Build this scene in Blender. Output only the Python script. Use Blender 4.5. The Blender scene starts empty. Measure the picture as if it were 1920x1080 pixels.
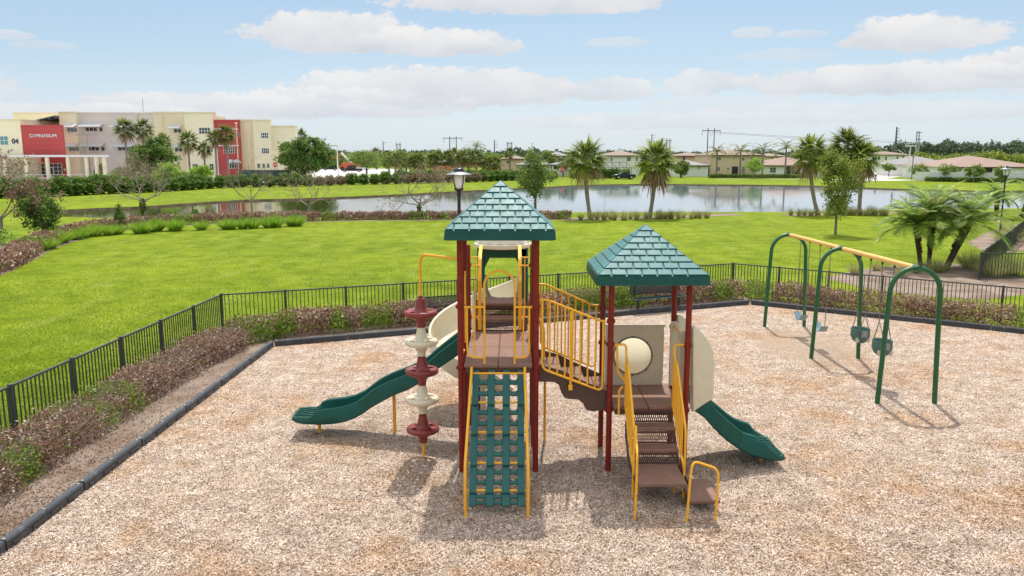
EXPO, SUNE = .8, 2.3
AIR = ((0, (2.5, 2.95, 3.3)), (.03, (2.0, 2.5, 3.05)), (.07, (1.42, 1.98, 2.55)), (.12, (1.12, 1.68, 2.3)), (.4, (1.7, 2.1, 2.7)), (1, (1.7, 2.1, 2.7)))
CLOUD_LO, CLOUD_HI, CLOUD_FILL = (2.15, 2.35, 2.68), (3.35, 3.35, 3.35), (7.9, 7.4, 6.7)
import bpy, math, random
import numpy as np
from mathutils import Vector, geometry
PI = math.pi
SC = bpy.context.scene
COL = SC.collection
FPX, CAMH, HOR = 1500.0, 4.7, 290.0
PIT = math.atan((540 - HOR) / FPX)
CP, SP = math.cos(PIT), math.sin(PIT)

# ---- where the photograph's sight lines meet the ground or a standing depth (metres) ----
def G(u, v, z=0.0):
    x, y = (u - 960) / FPX, -(v - 540) / FPX
    r = (x, CP + y * SP, -SP + y * CP)
    t = (z - CAMH) / r[2]
    return (r[0] * t, r[1] * t)
def Z(v, Y):
    return CAMH - Y * math.tan(math.atan((v - 540) / FPX) + PIT)
def X(u, Y, z=0.0):
    return (u - 960) / FPX * (Y * CP + (CAMH - z) * SP)
def P(u, v, Y):
    z = Z(v, Y)
    return (X(u, Y, z), Y, z)

# ---------------------------------------------------------------- materials
def nt(name):
    m = bpy.data.materials.new(name)
    m.use_nodes = True
    t = m.node_tree
    b = t.nodes['Principled BSDF']
    return m, t, b
def N(t, typ, **kw):
    n = t.nodes.new(typ)
    for k, v in kw.items():
        if k in n.inputs: n.inputs[k].default_value = v
        else: setattr(n, k, v)
    return n
def ramp(t, stops, interp='LINEAR'):
    r = t.nodes.new('ShaderNodeValToRGB')
    r.color_ramp.interpolation = interp
    e = r.color_ramp.elements
    while len(e) > 1: e.remove(e[-1])
    for i, (p, c) in enumerate(stops):
        q = e[0] if i == 0 else e.new(p)
        q.position = p
        q.color = (c[0], c[1], c[2], 1) if not isinstance(c, (int, float)) else (c, c, c, 1)
    return r
def mixc(t, fac, a, b, mode='MIX'):
    m = t.nodes.new('ShaderNodeMix')
    m.data_type = 'RGBA'; m.blend_type = mode
    for sock, v in ((m.inputs[0], fac), (m.inputs[6], a), (m.inputs[7], b)):
        if hasattr(v, 'links') or hasattr(v, 'is_linked'): t.links.new(v, sock)
        elif isinstance(v, (int, float)): sock.default_value = v
        else: sock.default_value = (v[0], v[1], v[2], 1)
    return m.outputs[2]
def coords(t, scale=(1, 1, 1)):
    tc = t.nodes.new('ShaderNodeTexCoord')
    mp = t.nodes.new('ShaderNodeMapping')
    mp.inputs['Scale'].default_value = scale
    t.links.new(tc.outputs['Object'], mp.inputs['Vector'])
    return mp.outputs['Vector']
def noise(t, vec, scale, detail=4, rough=.55):
    n = N(t, 'ShaderNodeTexNoise', Scale=scale, Detail=detail, Roughness=rough)
    t.links.new(vec, n.inputs['Vector'])
    return n.outputs['Fac']
def bump(t, b, h, strength, dist):
    bp = N(t, 'ShaderNodeBump', Strength=strength, Distance=dist)
    t.links.new(h, bp.inputs['Height'])
    t.links.new(bp.outputs['Normal'], b.inputs['Normal'])
def plain(name, c, rough=.5, vary=.12, scale=3.0, metal=0.0, bmp=0.0, bscale=60, spec=.5, grime=0.0):
    m, t, b = nt(name)
    v = coords(t)
    n = noise(t, v, scale, 6, .65)
    lo = tuple(x * (1 - vary) for x in c); hi = tuple(min(1, x * (1 + vary)) for x in c)
    r = ramp(t, ((.3, lo), (.7, hi)))
    t.links.new(n, r.inputs[0])
    out = r.outputs[0]
    if grime:
        g = noise(t, v, 9, 8, .75)
        gr = ramp(t, ((.55, 0.0), (.72, grime)))
        t.links.new(g, gr.inputs[0])
        out = mixc(t, gr.outputs[0], out, (.42, .38, .33))
    t.links.new(out, b.inputs['Base Color'])
    rr = ramp(t, ((.3, max(.02, rough - .08)), (.7, min(1, rough + .1))))
    t.links.new(noise(t, v, scale * 4, 4), rr.inputs[0])
    t.links.new(rr.outputs[0], b.inputs['Roughness'])
    b.inputs['Metallic'].default_value = metal
    b.inputs['Specular IOR Level'].default_value = spec
    if bmp: bump(t, b, noise(t, v, bscale, 3), bmp, .004)
    return m
def leaf(name, stops, transl=.35, rough=.55):
    m, t, b = nt(name)
    a = t.nodes.new('ShaderNodeAttribute'); a.attribute_name = 'rnd'
    r = ramp(t, stops)
    t.links.new(a.outputs['Fac'], r.inputs[0])
    t.links.new(r.outputs[0], b.inputs['Base Color'])
    b.inputs['Roughness'].default_value = rough
    b.inputs['Specular IOR Level'].default_value = .3
    tr = t.nodes.new('ShaderNodeBsdfTranslucent')
    t.links.new(r.outputs[0], tr.inputs['Color'])
    mx = t.nodes.new('ShaderNodeMixShader'); mx.inputs[0].default_value = transl
    t.links.new(b.outputs[0], mx.inputs[1]); t.links.new(tr.outputs[0], mx.inputs[2])
    t.links.new(mx.outputs[0], t.nodes['Material Output'].inputs['Surface'])
    return m

M = {}
M['red'] = plain('maroon_paint', (.23, .019, .011), .42, .12, 5, grime=.08, spec=.3)
M['yellow'] = plain('yellow_paint', (.95, .46, .032), .45, .08, 6, grime=.07, spec=.35)
M['yellow_metal'] = plain('yellow_beam_paint', (.86, .50, .14), .4, .1, 6, grime=.14)
M['teal'] = plain('teal_plastic', (.020, .112, .100), .5, .12, 4, grime=.10, spec=.35)
M['roofteal'] = plain('sunlit_roof_plastic', (.062, .205, .205), .5, .12, 3, grime=.14, spec=.5)  # lighter tile tops: sunlight and gloss put into the colour
M['fascia'] = plain('shaded_roof_plastic', (.010, .082, .068), .5, .10, 3, grime=.05, spec=.3)  # same plastic as the tiles, colour darkened for its shaded face
M['green'] = plain('green_plastic', (.006, .088, .066), .4, .12, 4, grime=.06, spec=.35)
M['swinggreen'] = plain('green_pipe_paint', (.012, .105, .035), .36, .12, 6)
M['beige'] = plain('beige_plastic', (.74, .66, .49), .42, .06, 3, grime=.08)
M['tan'] = plain('tan_plastic', (.58, .49, .355), .45, .06, 3, grime=.06)
M['bucket'] = plain('bucket_rubber', (.055, .14, .12), .5, .1, 6, grime=.15)
M['belt'] = plain('belt_rubber', (.22, .33, .37), .35, .1, 6)
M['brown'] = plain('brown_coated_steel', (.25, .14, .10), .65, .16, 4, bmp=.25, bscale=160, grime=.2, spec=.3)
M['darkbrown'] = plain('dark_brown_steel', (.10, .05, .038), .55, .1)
M['pod_red'] = plain('pod_red_plastic', (.24, .035, .03), .4, .1, 6, grime=.1)
M['steel'] = plain('galvanised_steel', (.5, .5, .5), .4, .1, 8, metal=.8)
M['chain'] = plain('chain_steel', (.24, .22, .19), .5, .2, 30, metal=.6)
M['black'] = plain('black_metal', (.018, .02, .02), .45, .2, 8)
M['fence'] = plain('fence_paint', (.05, .055, .052), .36, .2, 8)
M['fencetop'] = M['fence']
M['border'] = plain('black_recycled_plastic', (.045, .05, .058), .45, .2, 4, bmp=.3, bscale=50, grime=.3)
M['benchgreen'] = plain('bench_coating', (.04, .105, .085), .5, .1, 10)
M['lampglass'] = plain('frosted_lamp_glass', (.82, .82, .80), .3, .03)
M['silver'] = plain('silver_cap', (.30, .31, .34), .3, .1, 5, metal=.5)
M['bubble'] = leaf('frosted_bubble', ((0, (.80, .74, .55)), (1, (.80, .74, .55))), .6, .2); M['ring'] = plain('bubble_rim', (.22, .17, .12), .5)
M['cream'] = plain('cream_stucco', (.90, .81, .58), .85, .05, .3)
M['buff'] = plain('buff_stucco', (.80, .69, .47), .85, .05, .3)
M['mauve'] = plain('mauve_stucco', (.72, .63, .58), .85, .05, .3)
M['schoolred'] = plain('red_stucco', (.52, .08, .08), .8, .06, .4)
M['white'] = plain('white_paint', (.78, .77, .74), .55, .05, 1)
M['letter'] = plain('white_letters', (.8, .8, .8), .5, .02)
M['navy'] = plain('navy_letters', (.03, .04, .12), .5, .02)
M['awning'] = plain('awning_metal', (.68, .70, .72), .4, .06, 2, metal=.3)
M['dark'] = plain('dark_shade_and_trim', (.02, .022, .025), .6, .1)
M['concrete'] = plain('concrete', (.55, .53, .50), .85, .12, .4)
M['asphalt'] = plain('asphalt', (.30, .295, .29), .85, .12, .3)
M['greyscreen'] = plain('screen_cloth', (.045, .075, .07), .8, .1)
M['housewhite'] = plain('house_white', (.86, .84, .79), .85, .04, .5)
M['housebeige'] = plain('house_beige', (.68, .53, .36), .85, .05, .5)
M['housetan'] = plain('house_tan', (.66, .49, .36), .85, .05, .5)
def rooftile(name, c):
    m, t, b = nt(name)
    v = coords(t)
    w = N(t, 'ShaderNodeTexWave', Scale=1.6, Distortion=1.5, bands_direction='Z'); t.links.new(v, w.inputs['Vector'])
    n = noise(t, v, 2.5, 6, .7)
    r = ramp(t, ((.3, tuple(x * .75 for x in c)), (.7, tuple(min(1, x * 1.2) for x in c))))
    t.links.new(n, r.inputs[0]); t.links.new(r.outputs[0], b.inputs['Base Color'])
    b.inputs['Roughness'].default_value = .8
    bump(t, b, w.outputs['Fac'], .5, .05)
    return m
M['roofgrey'] = rooftile('grey_roof_tile', (.27, .255, .25))
M['rooftan'] = rooftile('tan_roof_tile', (.27, .205, .155))
M['roofpink'] = rooftile('pink_roof_tile', (.31, .215, .165))
def glassy(name, c, rough=.08):
    m, t, b = nt(name)
    b.inputs['Base Color'].default_value = (*c, 1); b.inputs['Roughness'].default_value = rough
    b.inputs['IOR'].default_value = 1.5
    return m
M['pane'] = glassy('window_pane', (.05, .065, .07))
M['paneteal'] = glassy('teal_window_pane', (.14, .30, .30))
M['carglass'] = glassy('car_glass', (.015, .018, .02))
M['carblack'] = glassy('black_car_paint', (.012, .013, .018), .2)
M['carwhite'] = glassy('white_car_paint', (.7, .7, .7), .25)
M['cargrey'] = glassy('grey_car_paint', (.12, .13, .14), .25)
M['orange'] = plain('orange_paint', (.6, .10, .04), .5)
M['signred'] = plain('sign_red', (.6, .04, .04), .5)
M['tyre'] = plain('tyre_rubber', (.02, .02, .02), .8)
M['headlight'] = glassy('headlight_lens', (.6, .6, .6), .1)
M['bark'] = plain('grey_bark', (.20, .165, .13), .9, .35, 12, bmp=.8, bscale=25)
M['palmbark'] = plain('palm_bark', (.27, .225, .18), .9, .35, 9, bmp=.9, bscale=22)
M['darkbark'] = plain('dark_palm_bark', (.085, .052, .034), .95, .4, 14, bmp=1, bscale=22)
M['deadleaf'] = leaf('dead_frond', ((0, (0.232, 0.145, 0.072)), (1, (0.551, 0.406, 0.232))), .2)
M['twig'] = plain('twig_bark', (.33, .275, .225), .9, .3, 8)
M['sabal'] = leaf('fan_palm_leaf', ((0, (0.157, 0.202, 0.030)), (.6, (0.292, 0.366, 0.054)), (1, (0.582, 0.550, 0.098))), .42, .42)
M['sabaldark'] = leaf('dark_fan_palm_leaf', ((0, (0.101, 0.146, 0.030)), (.6, (0.203, 0.256, 0.049)), (1, (0.426, 0.422, 0.086))), .42, .42)
M['feather'] = leaf('feather_palm_leaf', ((0, (0.146, 0.252, 0.047)), (.6, (0.319, 0.463, 0.088)), (1, (0.750, 0.750, 0.271))), .42, .36)
M['royal'] = leaf('royal_palm_leaf', ((0, (0.120, 0.155, 0.061)), (.6, (0.240, 0.256, 0.099)), (1, (0.481, 0.385, 0.213))), .42)
M['oak'] = leaf('oak_leaf', ((0, (0.061, 0.117, 0.023)), (.5, (0.113, 0.208, 0.038)), (1, (0.244, 0.350, 0.076))), .42)
M['darktree'] = leaf('dark_tree_leaf', ((0, (0.062, 0.121, 0.028)), (.5, (0.125, 0.220, 0.041)), (1, (0.278, 0.396, 0.073))), .42)
M['lime'] = leaf('lime_leaf', ((0, (0.174, 0.283, 0.030)), (.5, (0.295, 0.451, 0.061)), (1, (0.487, 0.667, 0.138))), .42)
M['olive'] = leaf('olive_leaf', ((0, (0.122, 0.167, 0.030)), (.5, (0.244, 0.300, 0.054)), (1, (0.452, 0.483, 0.107))), .42)
M['midtree'] = leaf('mixed_green_leaf', ((0, (0.120, 0.184, 0.038)), (.5, (0.200, 0.294, 0.061)), (1, (0.400, 0.458, 0.122))), .42)
M['hedge'] = leaf('hedge_leaf', ((0, (0.061, 0.125, 0.023)), (.5, (0.104, 0.200, 0.030)), (1, (0.260, 0.367, 0.076))), .42)
M['brownhedge'] = leaf('browned_hedge_leaf', ((0, (0.102, 0.116, 0.043)), (.5, (0.246, 0.174, 0.102)), (1, (0.377, 0.290, 0.174))), .3)
M['purple'] = leaf('bronze_leaf', ((0, (.11, .05, .03)), (.3, (.26, .145, .095)), (.6, (.45, .28, .20)), (.74, (.80, .67, .62)), (.76, (.08, .15, .018)), (1, (.30, .43, .05))), .4, .5)
M['brownleaf'] = leaf('brown_leaf', ((0, (0.174, 0.102, 0.072)), (.6, (0.377, 0.232, 0.174)), (.85, (0.551, 0.362, 0.261)), (.9, (0.174, 0.232, 0.072)), (1, (0.246, 0.304, 0.087))), .3)
M['fountain'] = leaf('fountain_grass_blade', ((0, (0.133, 0.250, 0.023)), (.5, (0.264, 0.451, 0.041)), (1, (0.528, 0.700, 0.093))), .35)
M['drygrass'] = leaf('dry_grass_blade', ((0, (0.189, 0.203, 0.065)), (.5, (0.348, 0.334, 0.116)), (1, (0.638, 0.522, 0.275))), .35)
M['pampas'] = leaf('wispy_grass_blade', ((0, (0.217, 0.261, 0.072)), (.5, (0.392, 0.420, 0.131)), (1, (0.725, 0.652, 0.362))), .4)
M['redbush'] = leaf('red_bush_leaf', ((0, (0.290, 0.102, 0.058)), (1, (0.522, 0.232, 0.131))), .3)
M['forest'] = leaf('forest_leaf', ((0, (0.057, 0.094, 0.051)), (.5, (0.105, 0.148, 0.081)), (1, (0.211, 0.250, 0.144))), .15)  # greyer and lighter: distance haze put into the leaf colour
M['blade'] = leaf('lawn_blade', ((0, (.10, .17, .004)), (.5, (.19, .285, .008)), (.9, (.27, .36, .02)), (1, (.36, .36, .08))), .35)
M['litter'] = leaf('leaf_litter', ((0, (.09, .05, .035)), (.5, (.20, .115, .075)), (1, (.42, .31, .24))), .0, .8)

# ---------------------------------------------------------------- mesh builder
def _n(v): return v / (np.linalg.norm(v, axis=-1, keepdims=True) + 1e-12)
class MB:
    def __init__(s): s.V = []; s.F = []; s.n = 0; s.A = []
    def add(s, v, f, a=None):
        v = np.asarray(v, float).reshape(-1, 3)
        if isinstance(f, np.ndarray): groups = [f]
        else:
            d = {}
            for q in f: d.setdefault(len(q), []).append(q)
            groups = [np.array(x, int) for x in d.values()]
        for g in groups:
            if len(g) == 0: continue
            s.F.append(g + s.n)
            s.A.append(np.full(len(g), .5) if a is None else (np.full(len(g), a) if np.isscalar(a) else np.asarray(a)))
        s.V.append(v); s.n += len(v)
        return s
    def box(s, x0, x1, y0, y1, z0, z1):
        v = [(x0, y0, z0), (x1, y0, z0), (x1, y1, z0), (x0, y1, z0), (x0, y0, z1), (x1, y0, z1), (x1, y1, z1), (x0, y1, z1)]
        return s.add(v, [(0, 3, 2, 1), (4, 5, 6, 7), (0, 1, 5, 4), (1, 2, 6, 5), (2, 3, 7, 6), (3, 0, 4, 7)])
    def beam(s, p, q, w, h, up=(0, 0, 1)):
        p, q = np.array(p, float), np.array(q, float)
        d = _n(q - p); up = np.array(up, float)
        if abs(d @ up) > .98: up = np.array((0, 1., 0))
        a = _n(np.cross(d, up)); b = np.cross(a, d)
        c = [p + a * i * w / 2 + b * j * h / 2 for i, j in ((-1, -1), (1, -1), (1, 1), (-1, 1))]
        e = [x + q - p for x in c]
        return s.add(c + e, [(3, 2, 1, 0), (4, 5, 6, 7), (0, 1, 5, 4), (1, 2, 6, 5), (2, 3, 7, 6), (3, 0, 4, 7)])
    def tube(s, pts, r, n=8, cap=True, close=False):
        pts = np.array(pts, float); k = len(pts)
        r = np.full(k, r) if np.isscalar(r) else np.array(r, float)
        t = np.gradient(pts, axis=0) if not close else (np.roll(pts, -1, 0) - np.roll(pts, 1, 0))
        t = _n(t)
        a = np.cross(t[0], (0, 0, 1.)); 
        if np.linalg.norm(a) < .05: a = np.cross(t[0], (0, 1., 0))
        a = _n(a); rings = []
        for i in range(k):
            a = _n(a - t[i] * (a @ t[i])); b = np.cross(t[i], a)
            th = np.arange(n) * 2 * PI / n
            rings.append(pts[i] + r[i] * (np.cos(th)[:, None] * a + np.sin(th)[:, None] * b))
        f = []
        for i in range(k if close else k - 1):
            o, o2 = i * n, ((i + 1) % k) * n
            for j in range(n): f.append((o + j, o + (j + 1) % n, o2 + (j + 1) % n, o2 + j))
        if cap and not close:
            f.append(tuple(range(n - 1, -1, -1))); f.append(tuple(range((k - 1) * n, k * n)))
        return s.add(np.concatenate(rings), f)
    def lathe(s, prof, c=(0, 0, 0), n=24, skip=None, close=False):
        m = len(prof); v = []
        for r, z in prof:
            for j in range(n):
                th = 2 * PI * j / n
                v.append((c[0] + r * math.cos(th), c[1] + r * math.sin(th), c[2] + z))
        f = []
        for i in range(m if close else m - 1):
            i2 = (i + 1) % m
            for j in range(n):
                if skip and skip(i, j): continue
                f.append((i * n + j, i * n + (j + 1) % n, i2 * n + (j + 1) % n, i2 * n + j))
        return s.add(v, f)
    def prism(s, poly, h0, h1, axis='y'):
        k = len(poly)
        def pt(a, b, h): return (a, h, b) if axis == 'y' else ((h, a, b) if axis == 'x' else (a, b, h))
        v = [pt(a, b, h0) for a, b in poly] + [pt(a, b, h1) for a, b in poly]
        f = [tuple(range(k)), tuple(range(2 * k - 1, k - 1, -1))]
        for i in range(k): f.append((i, k + i, k + (i + 1) % k, (i + 1) % k))
        return s.add(v, f)
    def loft(s, secs, cap=True):
        k = len(secs[0]); v = np.concatenate([np.array(x, float) for x in secs]); f = []
        for i in range(len(secs) - 1):
            for j in range(k):
                f.append((i * k + j, i * k + (j + 1) % k, (i + 1) * k + (j + 1) % k, (i + 1) * k + j))
        if cap: f.append(tuple(range(k - 1, -1, -1))); f.append(tuple(range((len(secs) - 1) * k, len(secs) * k)))
        return s.add(v, f)
    def build(s, name, mat, parent=None, bevel=0, smooth=True, angle=40, fix=True, segs=2):
        me = bpy.data.meshes.new(name)
        V = np.concatenate(s.V) if s.V else np.zeros((0, 3))
        off = Vector((0, 0, 0)); q = parent
        while q is not None: off += q.location; q = q.parent
        V = V - np.array(off)
        tot = np.concatenate([np.full(len(g), g.shape[1]) for g in s.F])
        loops = np.concatenate([g.ravel() for g in s.F])
        start = np.concatenate(([0], np.cumsum(tot)[:-1]))
        me.vertices.add(len(V)); me.vertices.foreach_set('co', V.ravel().astype(np.float32))
        me.loops.add(len(loops)); me.loops.foreach_set('vertex_index', loops.astype(np.int32))
        me.polygons.add(len(tot)); me.polygons.foreach_set('loop_start', start.astype(np.int32))
        me.polygons.foreach_set('loop_total', tot.astype(np.int32))
        me.update(calc_edges=True); me.validate()
        A = np.concatenate(s.A)
        if len(me.polygons) == len(A) and (A != .5).any():
            at = me.attributes.new('rnd', 'FLOAT', 'FACE'); at.data.foreach_set('value', A.astype(np.float32))
        if fix and len(tot) < 60000:
            import bmesh
            bm = bmesh.new(); bm.from_mesh(me); bmesh.ops.recalc_face_normals(bm, faces=bm.faces); bm.to_mesh(me); bm.free()
        if not smooth: me.polygons.foreach_set('use_smooth', np.zeros(len(me.polygons), bool))
        if smooth:
            me.polygons.foreach_set('use_smooth', np.ones(len(me.polygons), bool))
            me.set_sharp_from_angle(angle=math.radians(angle))
        ms = mat if isinstance(mat, (list, tuple)) else [mat]
        for m in ms: me.materials.append(m)
        o = bpy.data.objects.new(name, me); COL.objects.link(o)
        if parent is not None: o.parent = parent
        if bevel:
            b = o.modifiers.new('bevel', 'BEVEL'); b.width = bevel; b.segments = segs; b.limit_method = 'ANGLE'; b.angle_limit = math.radians(35)
            b.harden_normals = False
        return o

def tag(o, label=None, cat=None, group=None, kind=None):
    if label: o['label'] = label
    if cat: o['category'] = cat
    if group: o['group'] = group
    if kind: o['kind'] = kind
    return o
def thing(name, label, cat, loc=(0, 0, 0), group=None):
    o = bpy.data.objects.new(name, None); o.empty_display_size = .1; COL.objects.link(o); o.location = loc
    return tag(o, label, cat, group, 'thing' if cat else None)
def dup(root, loc, rz=0.0, sc=1.0, label=None, group=None):
    r = root.copy(); COL.objects.link(r); r.location = loc; r.rotation_euler = (0, 0, rz); r.scale = (sc, sc, sc) if np.isscalar(sc) else sc
    if label: r['label'] = label
    if group: r['group'] = group
    for ch in list(root.children):
        c = ch.copy(); COL.objects.link(c); c.parent = r
        for g in list(ch.children):
            d = g.copy(); COL.objects.link(d); d.parent = c
    return r
def struct(name, mb, mat, **kw):
    return tag(mb.build(name, mat, **kw), kind='structure')
def arc(c, r, a0, a1, n, plane='xz', y=0):
    out = []
    for i in range(n + 1):
        a = a0 + (a1 - a0) * i / n
        u, w = c[0] + r * math.cos(a), c[1] + r * math.sin(a)
        out.append((u, y, w) if plane == 'xz' else ((y, u, w) if plane == 'yz' else (u, w, y)))
    return out
def fillet(pts, r, n=5):
    pts = [np.array(p, float) for p in pts]; out = [pts[0]]
    for i in range(1, len(pts) - 1):
        a, b, c = pts[i - 1], pts[i], pts[i + 1]
        da, dc = _n(a - b), _n(c - b)
        l = min(r, np.linalg.norm(a - b) * .49, np.linalg.norm(c - b) * .49)
        p0, p1 = b + da * l, b + dc * l
        for k in range(n + 1):
            t = k / n
            out.append((1 - t) ** 2 * p0 + 2 * t * (1 - t) * b + t * t * p1)
    out.append(pts[-1]); return out
# ---------------------------------------------------------------- camera, sun, sky
SC.render.engine = 'CYCLES'
cam = bpy.data.cameras.new('camera'); co = bpy.data.objects.new('camera', cam); COL.objects.link(co)
cam.sensor_width = 36; cam.lens = 36 * FPX / 1920; cam.clip_end = 6000; cam.clip_start = .1
co.location = (0, 0, CAMH); co.rotation_euler = (PI / 2 - PIT, 0, 0); SC.camera = co
SC.view_settings.view_transform = 'Standard'; SC.view_settings.look = 'None'; SC.view_settings.exposure = EXPO; SC.view_settings.gamma = 1
EL, AZ = math.radians(61.5), math.radians(6)
sl = bpy.data.lights.new('sun', 'SUN'); sl.energy = SUNE; sl.angle = math.radians(.8); sl.color = (1, .955, .88)
so = bpy.data.objects.new('sun', sl); COL.objects.link(so)
sv = Vector((math.cos(EL) * math.sin(AZ), math.cos(EL) * math.cos(AZ), math.sin(EL)))
so.rotation_euler = sv.to_track_quat('Z', 'Y').to_euler(); so.location = (0, 30, 60)

w = bpy.data.worlds.new('World'); SC.world = w; w.use_nodes = True
t = w.node_tree; bg = t.nodes['Background']; bg.inputs['Strength'].default_value = .15
sky = t.nodes.new('ShaderNodeTexSky'); sky.sky_type = 'NISHITA'; sky.sun_disc = False
sky.sun_elevation = EL; sky.sun_rotation = AZ; sky.air_density = 1.0; sky.dust_density = 1.6; sky.ozone_density = 1.2
def mth(op, a, b=None, c=None, clamp=False):
    n = t.nodes.new('ShaderNodeMath'); n.operation = op; n.use_clamp = clamp
    for i, v in enumerate((a, b, c)):
        if v is None: continue
        if isinstance(v, (int, float)): n.inputs[i].default_value = v
        else: t.links.new(v, n.inputs[i])
    return n.outputs[0]
tc = t.nodes.new('ShaderNodeTexCoord'); sep = t.nodes.new('ShaderNodeSeparateXYZ')
t.links.new(tc.outputs['Generated'], sep.inputs[0])
az = mth('ARCTAN2', sep.outputs[0], sep.outputs[1])
el = mth('ARCSINE', sep.outputs[2])
cmb = t.nodes.new('ShaderNodeCombineXYZ')
t.links.new(az, cmb.inputs[0]); t.links.new(mth('MULTIPLY', el, 1.7), cmb.inputs[1])
nb = noise(t, cmb.outputs[0], 11.0, 8, .62)
nf = noise(t, cmb.outputs[0], 36.0, 7, .62)
nsum = mth('ADD', mth('ADD', mth('MULTIPLY', mth('SUBTRACT', nb, .5), 1.8), mth('MULTIPLY', mth('SUBTRACT', nf, .5), 1.7)), mth('MULTIPLY', mth('SUBTRACT', noise(t, cmb.outputs[0], 110.0, 4, .6), .5), .7))
clouds = [(640, 68, 165, 46, 1), (800, 84, 150, 32, 1), (905, 86, 75, 30, .9), (1010, 2, 290, 36, 1),
          (840, 172, 290, 46, .95), (640, 200, 260, 34, .85), (1130, 172, 95, 28, .8), (420, 205, 300, 32, .9), (180, 222, 260, 26, .9),
          (1690, 70, 128, 36, 1), (1640, 155, 270, 34, .95), (1890, 124, 100, 30, 1), (1310, 160, 70, 30, .8), (1350, 200, 180, 22, .5),
          (50, 66, 45, 9, .55), (110, 86, 50, 10, .4), (1395, 63, 34, 13, .6), (1488, 64, 48, 10, .6), (1150, 80, 60, 11, .5), (1460, 105, 90, 14, .35),
          (1600, 215, 330, 22, .7), (1250, 230, 330, 20, .6), (960, 245, 700, 20, .2), (-500, 150, 380, 70, .9), (2500, 120, 420, 80, .9)]
dens = None; shade = None
for (u, v, ww, hh, k) in clouds:
    a0 = math.atan((u - 960) / FPX); e0 = -(math.atan((v - 540) / FPX) + PIT) * math.cos(a0)
    dx = mth('DIVIDE', mth('SUBTRACT', az, a0), ww / FPX); dy = mth('DIVIDE', mth('SUBTRACT', el, e0), hh / FPX)
    dyb = mth('MULTIPLY', dy, mth('ADD', 1.0, mth('MULTIPLY', mth('LESS_THAN', dy, 0.0), .5)))
    d = mth('ADD', mth('MULTIPLY', dx, dx), mth('MULTIPLY', dyb, dyb))
    q = mth('MULTIPLY', mth('ADD', mth('SUBTRACT', 1.0, d), nsum), 3.4, clamp=True)
    q = mth('MULTIPLY', q, k)
    sh = mth('MULTIPLY', q, dy)
    dens = q if dens is None else mth('MAXIMUM', dens, q)
    shade = sh if shade is None else mth('ADD', shade, sh)
# cloud added over the unseen rest of the dome, brightened to fill the shade
hi = mth('MULTIPLY', mth('SUBTRACT', el, .26), 5.0, clamp=True)
gen = mth('MULTIPLY', mth('MULTIPLY', mth('SUBTRACT', noise(t, tc.outputs['Generated'], 3.2, 7, .6), .43), 6.0, clamp=True), hi)
dens = mth('MAXIMUM', dens, mth('MULTIPLY', gen, .92))
lit = mth('ADD', mth('ADD', .62, mth('MULTIPLY', shade, .35)), mth('MULTIPLY', mth('SUBTRACT', nb, .5), 1.2), clamp=True)
ccol = mixc(t, hi, mixc(t, lit, CLOUD_LO, CLOUD_HI), CLOUD_FILL)
air = ramp(t, tuple((p, tuple(x / 4 for x in c)) for p, c in AIR))          # hazy summer air over the Nishita blue
t.links.new(mth('DIVIDE', mth('ABSOLUTE', el), PI / 2), air.inputs[0])
hz = mixc(t, .8, sky.outputs[0], mixc(t, 1.0, air.outputs[0], (4, 4, 4), 'MULTIPLY'))
t.links.new(mixc(t, dens, hz, ccol), bg.inputs['Color'])

# ---------------------------------------------------------------- ground with the lake basin cut into it
def smooth(pts, n=5):
    out = []; k = len(pts)
    for i in range(k):
        p0, p1, p2, p3 = [np.array(pts[(i + j - 1) % k], float) for j in range(4)]
        for j in range(n):
            x = j / n
            out.append(.5 * ((2 * p1) + (p2 - p0) * x + (2 * p0 - 5 * p1 + 4 * p2 - p3) * x * x + (3 * p1 - p0 - 3 * p2 + p3) * x ** 3))
    return np.array(out)
WZ = -.17
shore = [(-43.2, 73.2), (-41.5, 70.8), (-37, 69.5), (-31.8, 69.1), (-22.1, 69.2), (-12.4, 71.4), (-5.3, 72.8), (2.5, 75.2), (18.8, 76.2), (27.4, 76.2), (39.7, 80), (48.2, 81.2), (58, 82), (74, 83), (92, 90), (100, 104),
         (90, 116), (75.4, 118.5), (69.3, 120.2), (61.6, 125.6), (53, 138), (44, 143.5), (35.6, 145.3), (26.9, 147.8), (19, 146), (13.2, 142.8), (3.5, 131.6), (-6.4, 120.2), (-15.2, 109.2),
         (-23.9, 100), (-31.7, 95.4), (-35.8, 88.3), (-37.9, 83.9), (-41.5, 80.6), (-43.8, 77)]
sh = smooth([(a * .886, b * .886) for a, b in shore], 4)
rng = np.random.default_rng(5)
def offs(p, d):
    tg = _n(np.roll(p, -1, 0) - np.roll(p, 1, 0)); nn = np.stack([tg[:, 1], -tg[:, 0]], 1)
    return p + nn * (d if np.isscalar(d) else d[:, None])
jit = rng.uniform(-.35, .35, len(sh))
rings = [(offs(sh, 2.6), 0.0), (offs(sh, .58 + jit * .8), -.01), (offs(sh, .40 + jit * .8), WZ - .08), (offs(sh, -1.5), -1.0)]
pts = []; edges = []; zs = []
for ring, z in rings:
    o = len(pts); k = len(ring)
    for i, q in enumerate(ring): pts.append(Vector((q[0], q[1]))); zs.append(z); edges.append((o + i, o + (i + 1) % k))
o = len(pts)
for q in ((-3000, -300), (3000, -300), (3000, 5000), (-3000, 5000)): pts.append(Vector(q)); zs.append(0)
edges += [(o, o + 1), (o + 1, o + 2), (o + 2, o + 3), (o + 3, o)]
for gx in range(-140, 160, 20):
    for gy in range(0, 60, 12): pts.append(Vector((gx + .3, gy + .1))); zs.append(0)
vo, eo, fo, ovo, _, _ = geometry.delaunay_2d_cdt(pts, edges, [], 0, 1e-5)
gz = [zs[v[0]] if v else 0 for v in ovo]
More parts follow.
